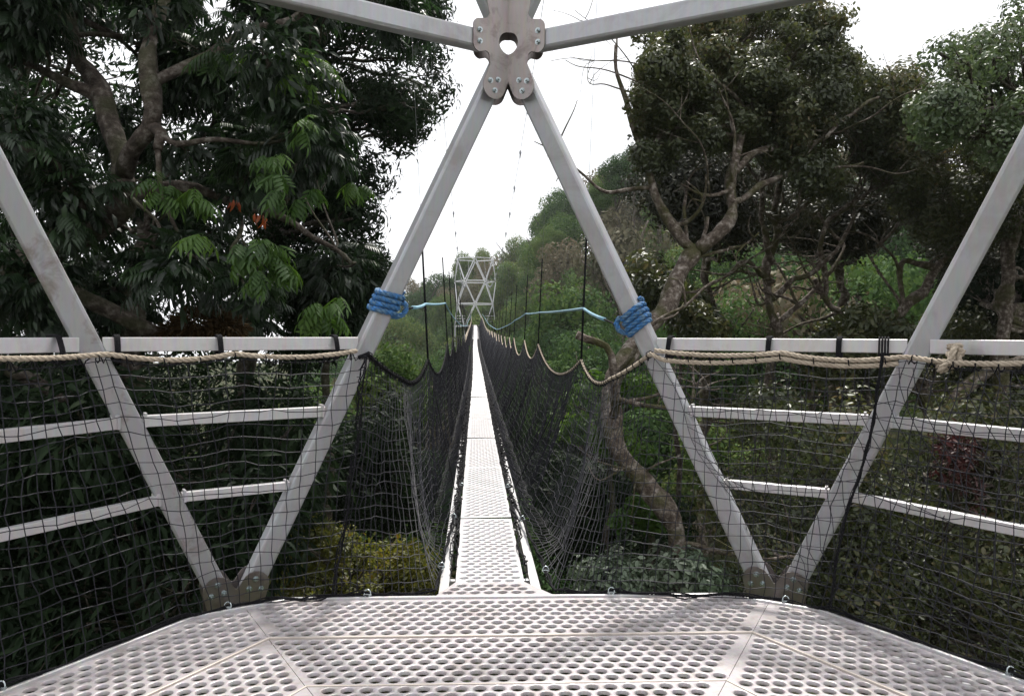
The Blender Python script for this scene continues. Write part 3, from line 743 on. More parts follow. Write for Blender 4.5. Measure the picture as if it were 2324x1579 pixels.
def T_compound(pairs=6, lf=.42, wd=.30):
    """pinnate leaf: drooping leaflets in pairs along a midrib"""
    lv, lq = T_lance(wd, .25); Vs, Qs, k = [], [], 0
    for i in range(pairs * 2 + 1):
        t = .18 + .82 * (i // 2) / pairs; sd = 1 if i % 2 else -1; a = sd * (1.15 - .35 * t); 
        if i == pairs * 2: a = 0; t = 1
        c, s_ = math.cos(a), math.sin(a); L_ = lf * (1 - .25 * abs(t - .55))
        v = lv * [L_, L_, L_]; dz = v[:, 0] * -.55
        v = np.stack([v[:,0]*c - v[:,1]*s_ + t, v[:,0]*s_ + v[:,1]*c, v[:,2] + dz - .25*t*t], 1)
        Vs.append(v); Qs.append(lq + k); k += len(v)
    st = np.array([(0,.006,0),(0,-.006,0),(.5,-.006,-.06),(.5,.006,-.06),(1,-.004,-.25),(1,.004,-.25)]); Vs.append(st); Qs.append(np.array([(0,1,2,3),(3,2,4,5)]) + k)
    return np.concatenate(Vs), np.concatenate(Qs)
def norm(a): return a / (np.linalg.norm(a, axis=-1, keepdims=True) + 1e-9)
def leaves(C, D, S, tmpl, roll=.6, rnd=None, up=None):
    """place one leaf template at each C pointing along D with size S"""
    V, Q = tmpl; n = len(C); X = norm(D); up = (np.tile([0,0,1.], (n,1)) if up is None else up) + RNG.normal(0, roll, (n,3)); Y = norm(np.cross(up, X)); Z = np.cross(X, Y)
    P = C[:,None,:] + S[:,None,None] * (V[None,:,0:1]*X[:,None,:] + V[None,:,1:2]*Y[:,None,:] + V[None,:,2:3]*Z[:,None,:])
    Qf = (Q[None] + (np.arange(n) * len(V))[:,None,None]).reshape(-1, 4)
    r = RNG.random(n) if rnd is None else rnd
    return P.reshape(-1,3), Qf, np.repeat(r, len(V))
def tri_fix(V, Q, rnd, name, m, loc):
    """quads whose last two corners coincide become triangles"""
    V = V - np.array(loc); tri = Q[:,2] == Q[:,3]; me = bpy.data.meshes.new(name)
    T_, F4 = Q[tri][:, :3], Q[~tri]; me.vertices.add(len(V)); me.vertices.foreach_set('co', V.astype(np.float32).ravel())
    li = np.concatenate([T_.ravel(), F4.ravel()]).astype(np.int32); me.loops.add(len(li)); me.loops.foreach_set('vertex_index', li)
    tot = np.concatenate([np.full(len(T_), 3), np.full(len(F4), 4)]).astype(np.int32); st = np.concatenate([[0], np.cumsum(tot)[:-1]]).astype(np.int32)
    me.polygons.add(len(tot)); me.polygons.foreach_set('loop_start', st); me.polygons.foreach_set('loop_total', tot)
    me.polygons.foreach_set('use_smooth', np.ones(len(tot), bool)); me.update(calc_edges=True)
    a = me.attributes.new('rnd', 'FLOAT', 'POINT'); a.data.foreach_set('value', rnd.astype(np.float32)); me.materials.append(m); return me
def blob_points(blobs, n, shell=.55, flat=1.):
    """blobs: (x,y,z,r). sample n points, denser towards the shell; returns points and outward dirs"""
    B = np.array([tuple(b) for b in blobs], float); w_ = B[:,3]**2.4; w_ /= w_.sum(); i = RNG.choice(len(B), n, p=w_)
    d = norm(RNG.normal(size=(n,3))); r = (shell + (1-shell) * RNG.random(n)) * (.75 + .35 * RNG.random(n))
    P = B[i,:3] + d * (B[i,3] * r)[:,None] * np.array([1,1,flat]); return P, d, i
def crown_obj(name, parts, m, root, loc):
    V = np.concatenate([p[0] for p in parts]); k = 0; Q = []
    for p in parts: Q.append(p[1] + k); k += len(p[0])
    me = tri_fix(V, np.concatenate(Q), np.concatenate([p[2] for p in parts]), name, m, loc)
    o = bpy.data.objects.new(name, me); COL.objects.link(o); o.parent = root; return o
def gnarl(path, amp, step=.15, seed=0):
    P = resample(smooth_path(path, 6), step); rr = random.Random(seed); ph = [rr.uniform(0, 6.3) for _ in range(6)]; out_ = []; L_ = 0
    for i, p in enumerate(P):
        L_ = i * step; e = min(1, i / 2)
        out_.append(p + Vector((math.sin(L_*3.1+ph[0]) + .5*math.sin(L_*8+ph[1]), math.sin(L_*2.7+ph[2]) + .4*math.sin(L_*7+ph[3]), math.sin(L_*3.5+ph[4]) + .5*math.sin(L_*9+ph[5]))) * amp * e)
    return out_
def limb(mb, path, r0, r1, amp=.03, seed=0, step=.12, sides=10, jit=.10, store=None):
    P = gnarl(path, amp, step, seed); n = len(P); rr = random.Random(seed + 5)
    rad = [(r0 + (r1 - r0) * (i / max(1, n-1)) ** .8) * (1 + .13 * math.sin(i*.8 + seed) + rr.uniform(-.06, .06)) for i in range(n)]
    mb.tube(P, rad, sides, jit=jit*1.4, seed=seed)
    if store is not None: store += [(p, r) for p, r in zip(P, rad)]
    return P
def twigs(mb, blobs, store, per=3, r0=.018, seed=0, amp=.05, base=None):
    rr = random.Random(seed); S = np.array([tuple(p) for p, r in store])
    for b in blobs:
        c = Vector(b[:3]); k = int(np.argmin(((S - np.array(b[:3]))**2).sum(1))); p0, rb = store[k]
        d = (c - p0).length; mid = p0.lerp(c, .5) + Vector((rr.uniform(-1,1), rr.uniform(-1,1), rr.uniform(-.6,.3))) * d * .16
        rad = min(rb * .7, r0 + .012 * d); P = gnarl([p0, mid, c], amp * min(1, d), max(.06, d / 14), rr.randint(0, 9999)); n = len(P)
        mb.tube(P, [rad * (1 - .65 * i / n) for i in range(n)], 6, jit=.1, seed=k)
        for q in range(per):
            a = P[int(n * rr.uniform(.45, .98))]; e = c + Vector((rr.gauss(0,1), rr.gauss(0,1), rr.gauss(.2,.8))).normalized() * b[3] * rr.uniform(.6, 1.)
            Q_ = gnarl([a, a.lerp(e, .5) + Vector((rr.uniform(-.1,.1), rr.uniform(-.1,.1), rr.uniform(-.05,.15))) * b[3], e], amp * .5, max(.05, b[3] / 8), rr.randint(0, 9999))
            mb.tube(Q_, [rad * .4 * (1 - .75 * i / len(Q_)) for i in range(len(Q_))], 5)
def inpoly(x, y, poly):
    c = False; n = len(poly)
    for i in range(n):
        (x1, y1), (x2, y2) = poly[i], poly[i-1]
        if (y1 > y) != (y2 > y) and x < (x2-x1) * (y-y1) / (y2-y1) + x1: c = not c
    return c
def fill_blobs(poly, n, d0, d1, r0, r1, seed=0):
    """clumps whose centres, seen from the path, fall within a region, spread over a range of depths"""
    rr = random.Random(seed); xs = [p[0] for p in poly]; ys = [p[1] for p in poly]; out_ = []; tries = 0
    while len(out_) < n and tries < n * 60:
        tries += 1; x, y = rr.uniform(min(xs), max(xs)), rr.uniform(min(ys), max(ys))
        if not inpoly(x, y, poly): continue
        d = rr.uniform(d0, d1); r = rr.uniform(r0, r1); 
        if not all(inpoly(x + dx * r * F / d * .75, y + dy * r * F / d * .75, poly) for dx, dy in ((1,0),(-1,0),(0,1),(0,-1))) and rr.random() < .93: continue
        p = at(x, y, d); out_.append((p.x, p.y, p.z, r))
    return out_
GZ = -9.5
def tree(name, label, cat, base, group=None): 
    return empty(name, tuple(base), label=label, cat=cat, group=group)
def place_child(o, root): o.matrix_parent_inverse = Matrix.Translation(root.location).inverted()
def down_bias(D, k): D = D.copy(); D[:,2] -= k; return norm(D)

# ---- 1. big compound-leaved tree on the left -----------------------
base = at(-260, 1500, 6.2); base.z = GZ
tl = tree('broadleaf_tree', 'big dark tree with long drooping compound leaves and thick forked limb, at left', 'tree', base)
mb = MB(); st = []
Lp = lambda pts: [at(*p) for p in pts]
trunk0 = [base, at(-330, 1100, 6.2), at(-160, 760, 6.1), at(40, 610, 6.0), at(170, 530, 5.9), at(270, 462, 5.8), at(288, 425, 5.75)]
limb(mb, trunk0, .24, .105, .03, 1, sides=14, store=st)
limb(mb, Lp([(285,440,5.75),(262,350,5.8),(225,225,6.0),(180,110,6.3),(120,-60,6.7),(60,-300,7.2)]), .085, .05, .02, 2, sides=12, store=st)
limb(mb, Lp([(280,400,5.75),(300,330,5.6),(345,275,5.5),(345,200,5.5),(352,100,5.6),(380,-80,5.9),(420,-350,6.4)]), .068, .04, .02, 3, sides=12, store=st)
limb(mb, Lp([(345,285,5.5),(368,300,5.45),(362,340,5.4)]), .04, .03, .01, 33, store=st)
limb(mb, Lp([(195,500,5.7),(150,400,5.4),(90,355,5.2),(0,328,5.0),(-150,300,4.8)]), .035, .022, .015, 4, store=st)
limb(mb, Lp([(345,190,5.5),(470,130,5.8),(600,60,6.2),(760,0,6.8)]), .045, .02, .03, 5, store=st)
limb(mb, Lp([(290,440,5.75),(420,440,6.0),(560,470,6.3),(700,520,6.7),(800,600,7.2)]), .05, .018, .03, 6, store=st)
limb(mb, Lp([(225,225,6.0),(100,150,6.0),(-60,120,6.0)]), .05, .02, .03, 7, store=st)
limb(mb, Lp([(40,610,6.0),(200,690,6.2),(330,735,6.4),(470,770,6.6)]), .09, .05, .03, 8, store=st)
limb(mb, Lp([(300,900,7.4),(300,760,7.3),(305,640,7.3),(330,520,7.3)]), .11, .09, .02, 9, store=st)
limb(mb, Lp([(-160,760,6.1),(60,860,6.3),(250,1000,6.6),(450,1100,6.8)]), .07, .02, .03, 10, store=st)
poly_main = [(-700,-600),(950,-600),(1000,-150),(1010,0),(960,60),(860,150),(790,260),(800,380),(840,480),(820,600),(780,700),(700,770),(300,800),(-700,900)]  # unseen reach past left and top of the view added to block light
bl = fill_blobs(poly_main, 150, 5.2, 8.5, .18, .46, 11)
_fork = [(170,530),(270,462),(288,425),(262,350),(235,260),(300,330),(345,275)]
def _infront(b):
    x, y = proj(b[:3]); d = b[1] - CAMP.y; rp = b[3] * F / d
    return d < 6.3 and any(math.hypot(x - u, y - v) < rp * .75 + 8 for u, v in _fork)
bl = [b for b in bl if not _infront(b)]
twigs(mb, bl, st, 3, .012, 12)
o = mb.build('trunk', MT['bark_dark'], tl); place_child(o, tl)
parts = []
cmp_ = T_compound(6, .40, .27); cmp2 = T_compound(4, .50, .30); lance = T_lance(.30, .22)
# whorls of compound leaves
def whorls(blobs, n, size, tmpl, per=7, droop=.35, tint=None):
    P, d, i = blob_points(blobs, n, .5); P = np.repeat(P, per, 0); a = RNG.random(len(P)) * 2 * np.pi
    D = np.stack([np.cos(a), np.sin(a), RNG.normal(-droop, .25, len(P))], 1) + np.repeat(d, per, 0) * .5
    r = np.repeat(RNG.beta(1.2, 2.2, n), per) * .75 + RNG.random(len(P)) * .2
    return leaves(P, D, size * (.7 + .5 * RNG.random(len(P))), tmpl, .25, r if tint is None else r * 0 + tint)
parts.append(whorls(bl, 1300, .18, cmp_))
P, d, i = blob_points(bl, 44000, .2); parts.append(leaves(P, down_bias(d + RNG.normal(0,.5,d.shape), .7), RNG.uniform(.07, .13, len(P)), lance, .6, RNG.beta(1.1, 3, len(P))))
crown_obj('crown', parts, MT['leaf_left'], tl, base)
# sprays with sunlight put into their brighter leaf colour, and the young red leaves
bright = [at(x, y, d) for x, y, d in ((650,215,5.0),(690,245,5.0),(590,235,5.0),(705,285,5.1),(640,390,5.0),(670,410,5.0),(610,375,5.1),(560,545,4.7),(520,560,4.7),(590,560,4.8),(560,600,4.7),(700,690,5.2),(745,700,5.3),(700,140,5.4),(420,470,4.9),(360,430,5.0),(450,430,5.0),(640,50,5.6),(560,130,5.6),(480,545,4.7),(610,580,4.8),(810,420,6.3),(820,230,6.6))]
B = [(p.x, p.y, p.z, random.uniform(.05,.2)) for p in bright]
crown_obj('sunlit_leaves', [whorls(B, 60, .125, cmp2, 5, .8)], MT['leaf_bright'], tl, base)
P = np.array([tuple(at(532 + random.uniform(-10,12), 455 + random.uniform(-4,10), 4.7)) for _ in range(7)] + [tuple(at(590 + random.uniform(-12,14), 488 + random.uniform(-4,8), 4.7)) for _ in range(9)])
crown_obj('red_leaves', [leaves(P, np.stack([RNG.normal(0,.3,16), RNG.normal(0,.3,16), -np.ones(16)],1), RNG.uniform(.03,.085,16), T_lance(.34,.5), .5)], MT['leaf_red'], tl, base)

# clump of brown moss on the low limb
root = at(455, 735, 6.35); P, d, i = blob_points([(root.x, root.y, root.z, .22), (root.x+.2, root.y, root.z-.03, .17), (root.x-.2, root.y, root.z-.06, .13)], 5000, .6, .6)
ms = empty('moss_clump', tuple(root), label='shaggy brown moss clump on a low limb behind the left handrail', cat='moss')
crown_obj('fronds', [leaves(P, down_bias(d, .3), RNG.uniform(.03,.09,len(P)), T_diamond(.16), .9)], MT['moss'], ms, root)

# ---- 2. finer-leaved tree beyond it ---------------------------------
def simple_tree(name, label, poly, nb, d0, d1, r0, r1, nleaf, ls, tmpl, mat_, bark, trunk_pts, tr=(.14,.06), seed=0, extra=(), per=3, cat='tree', group=None, droop=.3, kind='trunk', flat=1., shell=.5, amp=.04, beta=(1.5,2.), gz=GZ, tw=.012, wild=0, iso=.6, back=0, tang=True):
    base = at(*trunk_pts[0]); base = Vector((base.x, base.y, gz if gz is not None else base.z)); root = tree(name, label, cat, base, group)
    tp = [at(*p) for p in trunk_pts]; low = [base, tp[0].lerp(Vector((tp[0].x, tp[0].y, base.z)), .5), tp[0].lerp(Vector((tp[0].x, tp[0].y, base.z)), .08)] if tp[0].z - base.z > 1 else [base]
    mb = MB(); st = []; limb(mb, low + tp, tr[0], tr[1], amp, seed, sides=12, store=st)
    for k, (pts, a, b) in enumerate(extra): limb(mb, [at(*p) for p in pts], a, b, amp, seed + k + 50, step=.1, store=st)
    bl = fill_blobs(poly, nb, d0, d1, r0, r1, seed) if poly and isinstance(poly[0], tuple) and len(poly[0]) == 2 else poly
    if tw: twigs(mb, bl, st, per, tw, seed + 1, amp)
    rw = random.Random(seed + 9)
    for k in range(wild):                     # bare crooked branches
        p0, rb = st[rw.randrange(len(st)//4, len(st))]; L_ = rw.uniform(.6, 1.7); a = rw.uniform(0, 6.28); dr = Vector((math.cos(a), .5*math.sin(a), rw.uniform(-.2, .9))).normalized()
        p1 = p0 + dr * L_ * .5 + Vector((rw.gauss(0,.1), rw.gauss(0,.1), rw.gauss(0,.1))) * L_; p2 = p1 + (dr + Vector((rw.gauss(0,.6), rw.gauss(0,.4), rw.gauss(.2,.4)))).normalized() * L_ * .5
        r1 = min(rb * .6, .03); P = gnarl([p0, p1, p2], .04, .08, k + seed); mb.tube(P, [r1 * (1 - .75 * i / len(P)) for i in range(len(P))], 6, jit=.12, seed=k)
        for q in range(3):
            i0 = int(len(P) * rw.uniform(.3, .9)); e = P[i0] + Vector((rw.gauss(0,1), rw.gauss(0,.6), rw.gauss(.5,.8))).normalized() * L_ * rw.uniform(.2, .5)
            Q_ = gnarl([P[i0], P[i0].lerp(e, .5) + Vector((rw.gauss(0,.05), 0, rw.gauss(0,.05))), e], .025, .06, q + k); mb.tube(Q_, [r1 * .45 * (1 - .7 * i / len(Q_)) for i in range(len(Q_))], 5)
    o = mb.build(kind, bark, root); place_child(o, root)
    P, d, i = blob_points(bl, nleaf, shell, flat); cl = RNG.random(len(bl))[i]
    if tang: Dd = norm(np.cross(d, RNG.normal(size=d.shape)) + d * .25 - np.array([0,0,.25])); up = d * 1.6 + np.array([0,0,.5])
    else: Dd = down_bias(norm(d + RNG.normal(0, iso, d.shape)), droop); up = None
    crown_obj('crown', [leaves(P, Dd, RNG.uniform(ls*.6, ls*1.3, nleaf), tmpl, .7, np.clip(RNG.beta(*beta, nleaf) * .55 + cl * .45, 0, 1), up)], mat_, root, base)
    return root
simple_tree('broadleaf_tree', 'fine-leaved dark tree with sky gaps between big left tree and the bridge', 
    [(560,-200),(1010,-200),(1035,10),(1060,120),(1035,250),(985,300),(990,380),(930,400),(890,470),(900,580),(850,640),(830,740),(600,760),(500,400)], 110, 9, 12, .25, .5, 42000, .10, lance, MT['leaf_dark'], MT['bark_dark'],
    [(520,1200,11),(560,800,11),(620,500,11),(680,250,11),(760,0,11),(800,-200,11)], (.2,.06), 21)
simple_tree('broadleaf_tree', 'dark dense tree farthest left, behind the thick forked limb', 
    [(-500,-300),(520,-300),(560,200),(600,700),(600,1000),(-500,1000)], 100, 10, 14, .5, .9, 34000, .13, lance, MT['leaf_dark'], MT['bark_dark'],
    [(60,1200,12),(80,800,12),(30,400,12),(60,0,12)], (.25,.1), 22, gz=GZ)

simple_tree('broadleaf_tree', 'small-leaved tree filling the gap beside the left front strut above the handrail',
    [(640,560),(870,560),(900,600),(850,700),(820,800),(620,820)], 60, 8.5, 11, .2, .42, 20000, .095, lance, MT['leaf_dark'], MT['bark_dark'], [(740,1300,10),(745,900,10),(740,700,10)], (.12,.04), 23, tang=False)
# ---- 3. dark undergrowth seen through the left net ------------------
def bush(label, poly, nb, d0, d1, r0, r1, nleaf, ls, tmpl, m, seed, stem=None, name='shrub', **k):
    xs = [p[0] for p in poly]; ys = [p[1] for p in poly]; cx = sum(xs)/len(xs); dm = (d0+d1)/2
    return simple_tree(name, label, poly, nb, d0, d1, r0, r1, nleaf, ls, tmpl, m, stem or MT['bark_dark'], [(cx, max(ys), dm + k.get('back', 0)), (cx, (min(ys)+max(ys))/2, dm + k.get('back', 0)*.5)], k.pop('tr', (.09,.03)), seed, cat=k.pop('cat', 'shrub'), kind='stem', **k)
bush('dark long-leaved thicket below the left handrail, behind the net', [(-300,820),(560,830),(760,860),(800,1000),(720,1200),(620,1420),(450,1500),(-300,1900)], 120, 5.5, 8.5, .3, .55, 30000, .15, T_lance(.24,.35), MT['leaf_dark'], 31, droop=.6, tang=False)
bush('yellowing bush low down between left foot plate and the walkway', [(620,1190),(740,1165),(900,1195),(1000,1240),(1010,1500),(560,1500)], 90, 7.5, 10, .10, .30, 16000, .055, T_oval(.6), MT['leaf_yellow'], 32, shell=.2, tang=False, wild=10)
bush('small dark tree left of the walkway, above the yellowing bush', [(780,900),(880,880),(980,960),(1000,1100),(1000,1220),(700,1240),(740,1000)], 70, 11, 15, .3, .6, 14000, .13, T_lance(.34,.2), MT['leaf_dark'], 33, cat='tree', name='broadleaf_tree')
bush('leafy green treetop just beyond the left front strut', [(800,760),(870,800),(960,850),(1010,930),(960,980),(780,900)], 40, 13, 17, .3, .55, 9000, .13, T_lance(.34,.2), MT['leaf_far'], 34, cat='tree', name='broadleaf_tree')

bush('dark mass of foliage low behind the left handrail, beyond the thicket', [(-300,800),(300,800),(780,800),(800,900),(760,1150),(-300,1300)], 90, 10, 14, .5, .9, 22000, .13, T_lance(.32,.3), MT['leaf_dark'], 35, tang=False)
# ---- 4. gnarled trees on the right ----------------------------------
bm, bp = MT['bark_moss'], MT['bark_pale']
oval = T_oval(.5)
def spread(pts, w0, w1): return (pts, w0, w1)
# 4a nearest: curved trunk rising behind the right front strut
simple_tree('gnarled_tree', 'gnarled tree whose curved pale trunk bends behind the right front strut', 
    [(1400,110),(1470,60),(1560,60),(1620,150),(1680,270),(1640,330),(1560,330),(1500,420),(1430,380),(1440,280),(1425,200)], 105, 8.8, 11.5, .10, .30, 42000, .062, oval, MT['leaf_right'], bm,
    [(1545,1380,7.2),(1538,1250,7.2),(1535,1190,7.2),(1520,1145,7.2),(1473,1103,7.3),(1424,1057,7.4),(1394,1010,7.5),(1381,944,7.7),(1398,860,8.0),(1450,770,8.4),(1515,690,8.8),(1545,610,9.0),(1580,570,9.1)], (.070,.105), 41, amp=.03,
    extra=(spread([(1385,960,7.7),(1390,900,7.3),(1387,830,7.15),(1380,790,7.15),(1345,765,7.1),(1320,750,7.1)], .05, .036),spread([(1580,575,9.1),(1545,540,9.1),(1500,470,9.2),(1470,380,9.3),(1440,300,9.4),(1410,200,9.5),(1400,110,9.6)], .075, .02),
           spread([(1580,575,9.1),(1630,530,9.1),(1655,480,9.2),(1660,390,9.3),(1690,320,9.5),(1700,240,9.7),(1790,150,10)], .085, .03),
           spread([(1470,380,9.3),(1500,320,9.3),(1560,290,9.5),(1610,250,9.8),(1640,180,10)], .04, .012),
           spread([(1440,300,9.4),(1470,230,9.5),(1490,150,9.6),(1480,80,9.6)], .035, .01),
           spread([(1660,390,9.3),(1720,350,9.6),(1820,330,10),(1900,290,10.4),(1990,220,10.8)], .05, .02),
           spread([(1655,460,9.2),(1740,420,9.5),(1830,390,9.8),(1960,370,10)], .05, .018),
           spread([(1580,575,9.1),(1600,520,9),(1605,490,9)], .035, .02),
           spread([(1660,430,9.2),(1600,440,9.0),(1550,425,8.9)], .03, .01)), per=4, tw=.010, wild=26)
# 4b middle umbrella crown
simple_tree('gnarled_tree', 'wide umbrella-topped tree with dark crown in the middle right under the sky', 
    [(1450,60),(1560,20),(1640,-20),(1860,-20),(1885,20),(1930,85),(1975,140),(1950,230),(1900,330),(1960,420),(1900,470),(1780,440),(1640,330),(1560,250),(1480,150)], 290, 9.4, 13.5, .12, .40, 120000, .064, oval, MT['leaf_right'], bm,
    [(1750,1000,12),(1748,860,12),(1755,760,12),(1745,640,12),(1760,560,12),(1755,480,12)], (.13,.06), 43, amp=.05, flat=.72, shell=.3,
    extra=(spread([(1755,600,12),(1720,520,11.8),(1730,430,11.8),(1690,330,11.8),(1640,220,11.8)], .05, .02),
           spread([(1755,480,12),(1800,380,12),(1850,280,12.2),(1880,150,12.5)], .05, .015),
           spread([(1755,640,12),(1680,600,11.5),(1600,650,11.2),(1520,680,11)], .04, .015),
           spread([(1745,680,12),(1800,640,11.8),(1850,625,11.8),(1900,560,11.8),(1950,440,12)], .055, .02),
           spread([(1750,500,12),(1830,470,11.7),(1900,400,11.6),(1960,330,11.8)], .04, .015),
           spread([(1750,740,12),(1810,690,12),(1870,640,12),(1910,560,12.3),(1860,480,12.4)], .05, .02)), per=4, tw=.010, wild=26)
# 4c right of it
simple_tree('gnarled_tree', 'mossy twisted tree with low leaning fork right of the umbrella-topped tree', 
    [(1960,150),(2080,130),(2200,250),(2323,330),(2420,420),(2400,560),(2250,560),(2150,600),(2080,540),(1980,420),(1900,330),(1890,160)], 250, 11, 15, .16, .46, 85000, .07, oval, MT['leaf_right'], bm,
    [(2120,1020,12.5),(2080,860,12.5),(2040,770,12.4),(2060,690,12.4),(2130,600,12.4)], (.16,.08), 44, amp=.05,
    extra=(spread([(2040,780,12.4),(1960,730,12.2),(1880,690,12.0),(1850,640,12)], .10, .04),
           spread([(2130,610,12.4),(2050,600,12.2),(2040,660,12.1),(2045,720,12.2)], .06, .03),
           spread([(2130,600,12.4),(2200,520,12.4),(2240,440,12.5),(2300,380,12.6)], .05, .02),
           spread([(1870,680,12.0),(1865,560,11.9),(1900,480,12),(1990,420,12.2)], .055, .02),
           spread([(1990,560,12),(2060,470,12.2),(2050,380,12.4)], .03, .012),
           spread([(2120,860,12.5),(2040,900,12.3),(1950,900,12.2)], .07, .04)), per=4, tw=.010, wild=26)
# 4d near crown top right, pale leathery leaves catching the light
simple_tree('broadleaf_tree', 'dense leathery-leaved crown filling the top right corner', 
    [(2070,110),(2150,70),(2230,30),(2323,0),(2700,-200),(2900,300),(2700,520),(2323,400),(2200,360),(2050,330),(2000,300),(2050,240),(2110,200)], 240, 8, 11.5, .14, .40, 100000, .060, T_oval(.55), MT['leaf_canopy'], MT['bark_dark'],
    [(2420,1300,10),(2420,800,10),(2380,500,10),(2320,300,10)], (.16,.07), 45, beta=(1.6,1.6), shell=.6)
simple_tree('broadleaf_tree', 'shadowed trunk and foliage at the right edge behind the right handrail', 
    [(2150,560),(2323,500),(2600,500),(2600,1000),(2300,800),(2220,700)], 50, 12, 15, .35, .6, 13000, .12, oval, MT['leaf_dark'], bm,
    [(2290,1100,11.5),(2270,850,11.5),(2280,700,11.5),(2300,500,11.5)], (.15,.1), 46,
    extra=(spread([(2140,1000,9.5),(2150,930,9.4),(2230,860,9.3),(2300,820,9.2),(2420,780,9.2)], .075, .09),))
# trees standing behind the gnarled ones, shade put into their dark leaf colour
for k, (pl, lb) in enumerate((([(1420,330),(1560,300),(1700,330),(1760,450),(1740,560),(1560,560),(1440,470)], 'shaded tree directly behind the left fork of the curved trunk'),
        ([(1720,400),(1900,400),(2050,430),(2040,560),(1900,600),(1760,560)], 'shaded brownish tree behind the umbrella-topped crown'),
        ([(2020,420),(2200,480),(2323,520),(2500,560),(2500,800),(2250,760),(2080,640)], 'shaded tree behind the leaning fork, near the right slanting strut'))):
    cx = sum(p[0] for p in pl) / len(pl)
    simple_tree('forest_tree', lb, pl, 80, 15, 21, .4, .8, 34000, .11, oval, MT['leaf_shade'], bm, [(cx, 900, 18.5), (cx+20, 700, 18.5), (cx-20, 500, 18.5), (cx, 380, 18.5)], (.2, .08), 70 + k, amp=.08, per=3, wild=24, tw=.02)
# 4e understory bits between trunks
bush('dusky leaf mass hanging round the forked branches, middle right', [(1450,560),(1560,620),(1620,700),(1700,760),(1600,800),(1440,700),(1400,620)], 34, 12, 15, .2, .4, 9000, .10, oval, MT['leaf_right'], 51, cat='tree', name='broadleaf_tree')
bush('dark treetop just above the right handrail, left of the slanting strut', [(1860,700),(1960,680),(2080,740),(2120,800),(2000,900),(1820,860)], 34, 10, 13, .2, .4, 9000, .10, oval, MT['leaf_right'], 52, cat='tree', name='broadleaf_tree')
bush('dull green treetop behind the outer end of the right handrail, beyond the slanting strut', [(2080,680),(2250,690),(2500,660),(2600,950),(2100,960),(2030,800)], 70, 15, 20, .4, .8, 22000, .11, oval, MT['leaf_right'], 59, cat='tree', name='broadleaf_tree')
# 4f through the right net
bush('wall of small dark leaves behind the right net, below the rail', [(1600,880),(1760,850),(2000,900),(2323,850),(2700,850),(2700,1900),(2200,1700),(1900,1480),(1660,1330),(1560,1150),(1600,1000)], 190, 6.5, 10, .3, .5, 75000, .06, T_oval(.55), MT['leaf_right'], 53, beta=(1.4,1.8))
bush('reddish-brown leaved sprays among the green behind the right net', [(2110,960),(2240,980),(2230,1080),(2290,1150),(2200,1190),(2120,1080)], 26, 5.9, 6.6, .07, .13, 900, .05, T_oval(.5), MT['leaf_darkred'], 54, back=3)
bush('pale grey-leaved bush below the right foot plate', [(1330,1275),(1420,1245),(1560,1235),(1680,1262),(1720,1500),(1230,1500),(1270,1330)], 75, 6.2, 8.5, .10, .26, 13000, .062, T_oval(.55), MT['leaf_grey'], 55)
bush('fresh yellow-green saplings between walkway and curved trunk', [(1220,900),(1300,870),(1390,840),(1480,830),(1490,900),(1400,950),(1500,1010),(1460,1080),(1340,1010),(1240,1010)], 44, 8.5, 11, .09, .2, 6500, .062, T_oval(.5), MT['leaf_bright'], 56, name='sapling')
bush('bright green sapling at the foot of the curved trunk', [(1410,1130),(1480,1120),(1540,1160),(1500,1220),(1400,1200)], 16, 7.6, 8.6, .08, .16, 1800, .06, T_oval(.5), MT['leaf_bright'], 57, name='sapling')
bush('dark shrub mass right of the walkway under the yellow-green saplings', [(1190,1000),(1340,1030),(1500,1100),(1600,1160),(1560,1300),(1300,1330),(1200,1330)], 60, 9.5, 13, .3, .5, 15000, .09, T_oval(.5), MT['leaf_dark'], 58)

# ---- 5. forested valley and hillside ---------------------------------
CU = [-1.5,-.35,-.2,-.12,-.09,-.062,-.045,-.02,0,.02,.05,.077,.10,.14,.15,.17,.21,.26,.35,.6,1.5]
CE = [.02,.02,.02,.025,.045,.068,.078,.086,.092,.095,.118,.142,.150,.158,.185,.205,.222,.24,.26,.27,.20]
def crest(u): return float(np.interp(u, CU, CE))
def Dm(u): return float(np.interp(u, [-.3,.02,.10,.3,1], [150,150,105,80,70]))
def top_e(u, d):
    D_ = Dm(u); c = crest(u)
    if d > D_: return c - .10 * min(3, (d - D_) / D_)
    t = max(0, (d - 20) / (D_ - 20)); e0 = -.19 + .05 * max(-1, min(1, u * 3))
    return e0 + (c - e0) * t ** .62
def ground_z(x, y):
    dx, dy = x - CAMP.x, y - CAMP.y; d = math.hypot(dx, dy); az = abs(math.atan2(dx, dy))
    u = math.tan(max(-.9, min(.9, math.atan2(dx, dy))))
    if az > .9: u = math.copysign(1.26, dx)
    dd = max(d, 20); fwd = dd * math.cos(math.atan(u)); z = CAMP.z + top_e(u, fwd) * fwd - (6.5 + 1.5 * min(1, fwd/60))
    if az > .9: k = min(1, (az - .9) / .7); z = z * (1 - k) + (-10 + .05 * d) * k
    if d < 20: z = z * (d / 20) + GZ * (1 - d / 20)
    return z
mb = MB(); rs = [0.5, 3, 6, 10, 15, 20, 26, 33, 42, 52, 64, 78, 94, 112, 130, 150, 175, 210, 260, 330]; na = 144; V = []
for r in rs:
    for k in range(na):
        a = 2*math.pi*k/na; x, y = CAMP.x + r*math.sin(a), CAMP.y + r*math.cos(a); z = ground_z(x, y)
        V.append((x, y, max(z, -60) + .5*math.sin(x*.31)*math.cos(y*.27)))
Fc = [(i*na+k, i*na+(k+1)%na, (i+1)*na+(k+1)%na, (i+1)*na+k) for i in range(len(rs)-1) for k in range(na)] + [tuple(range(na-1,-1,-1))]
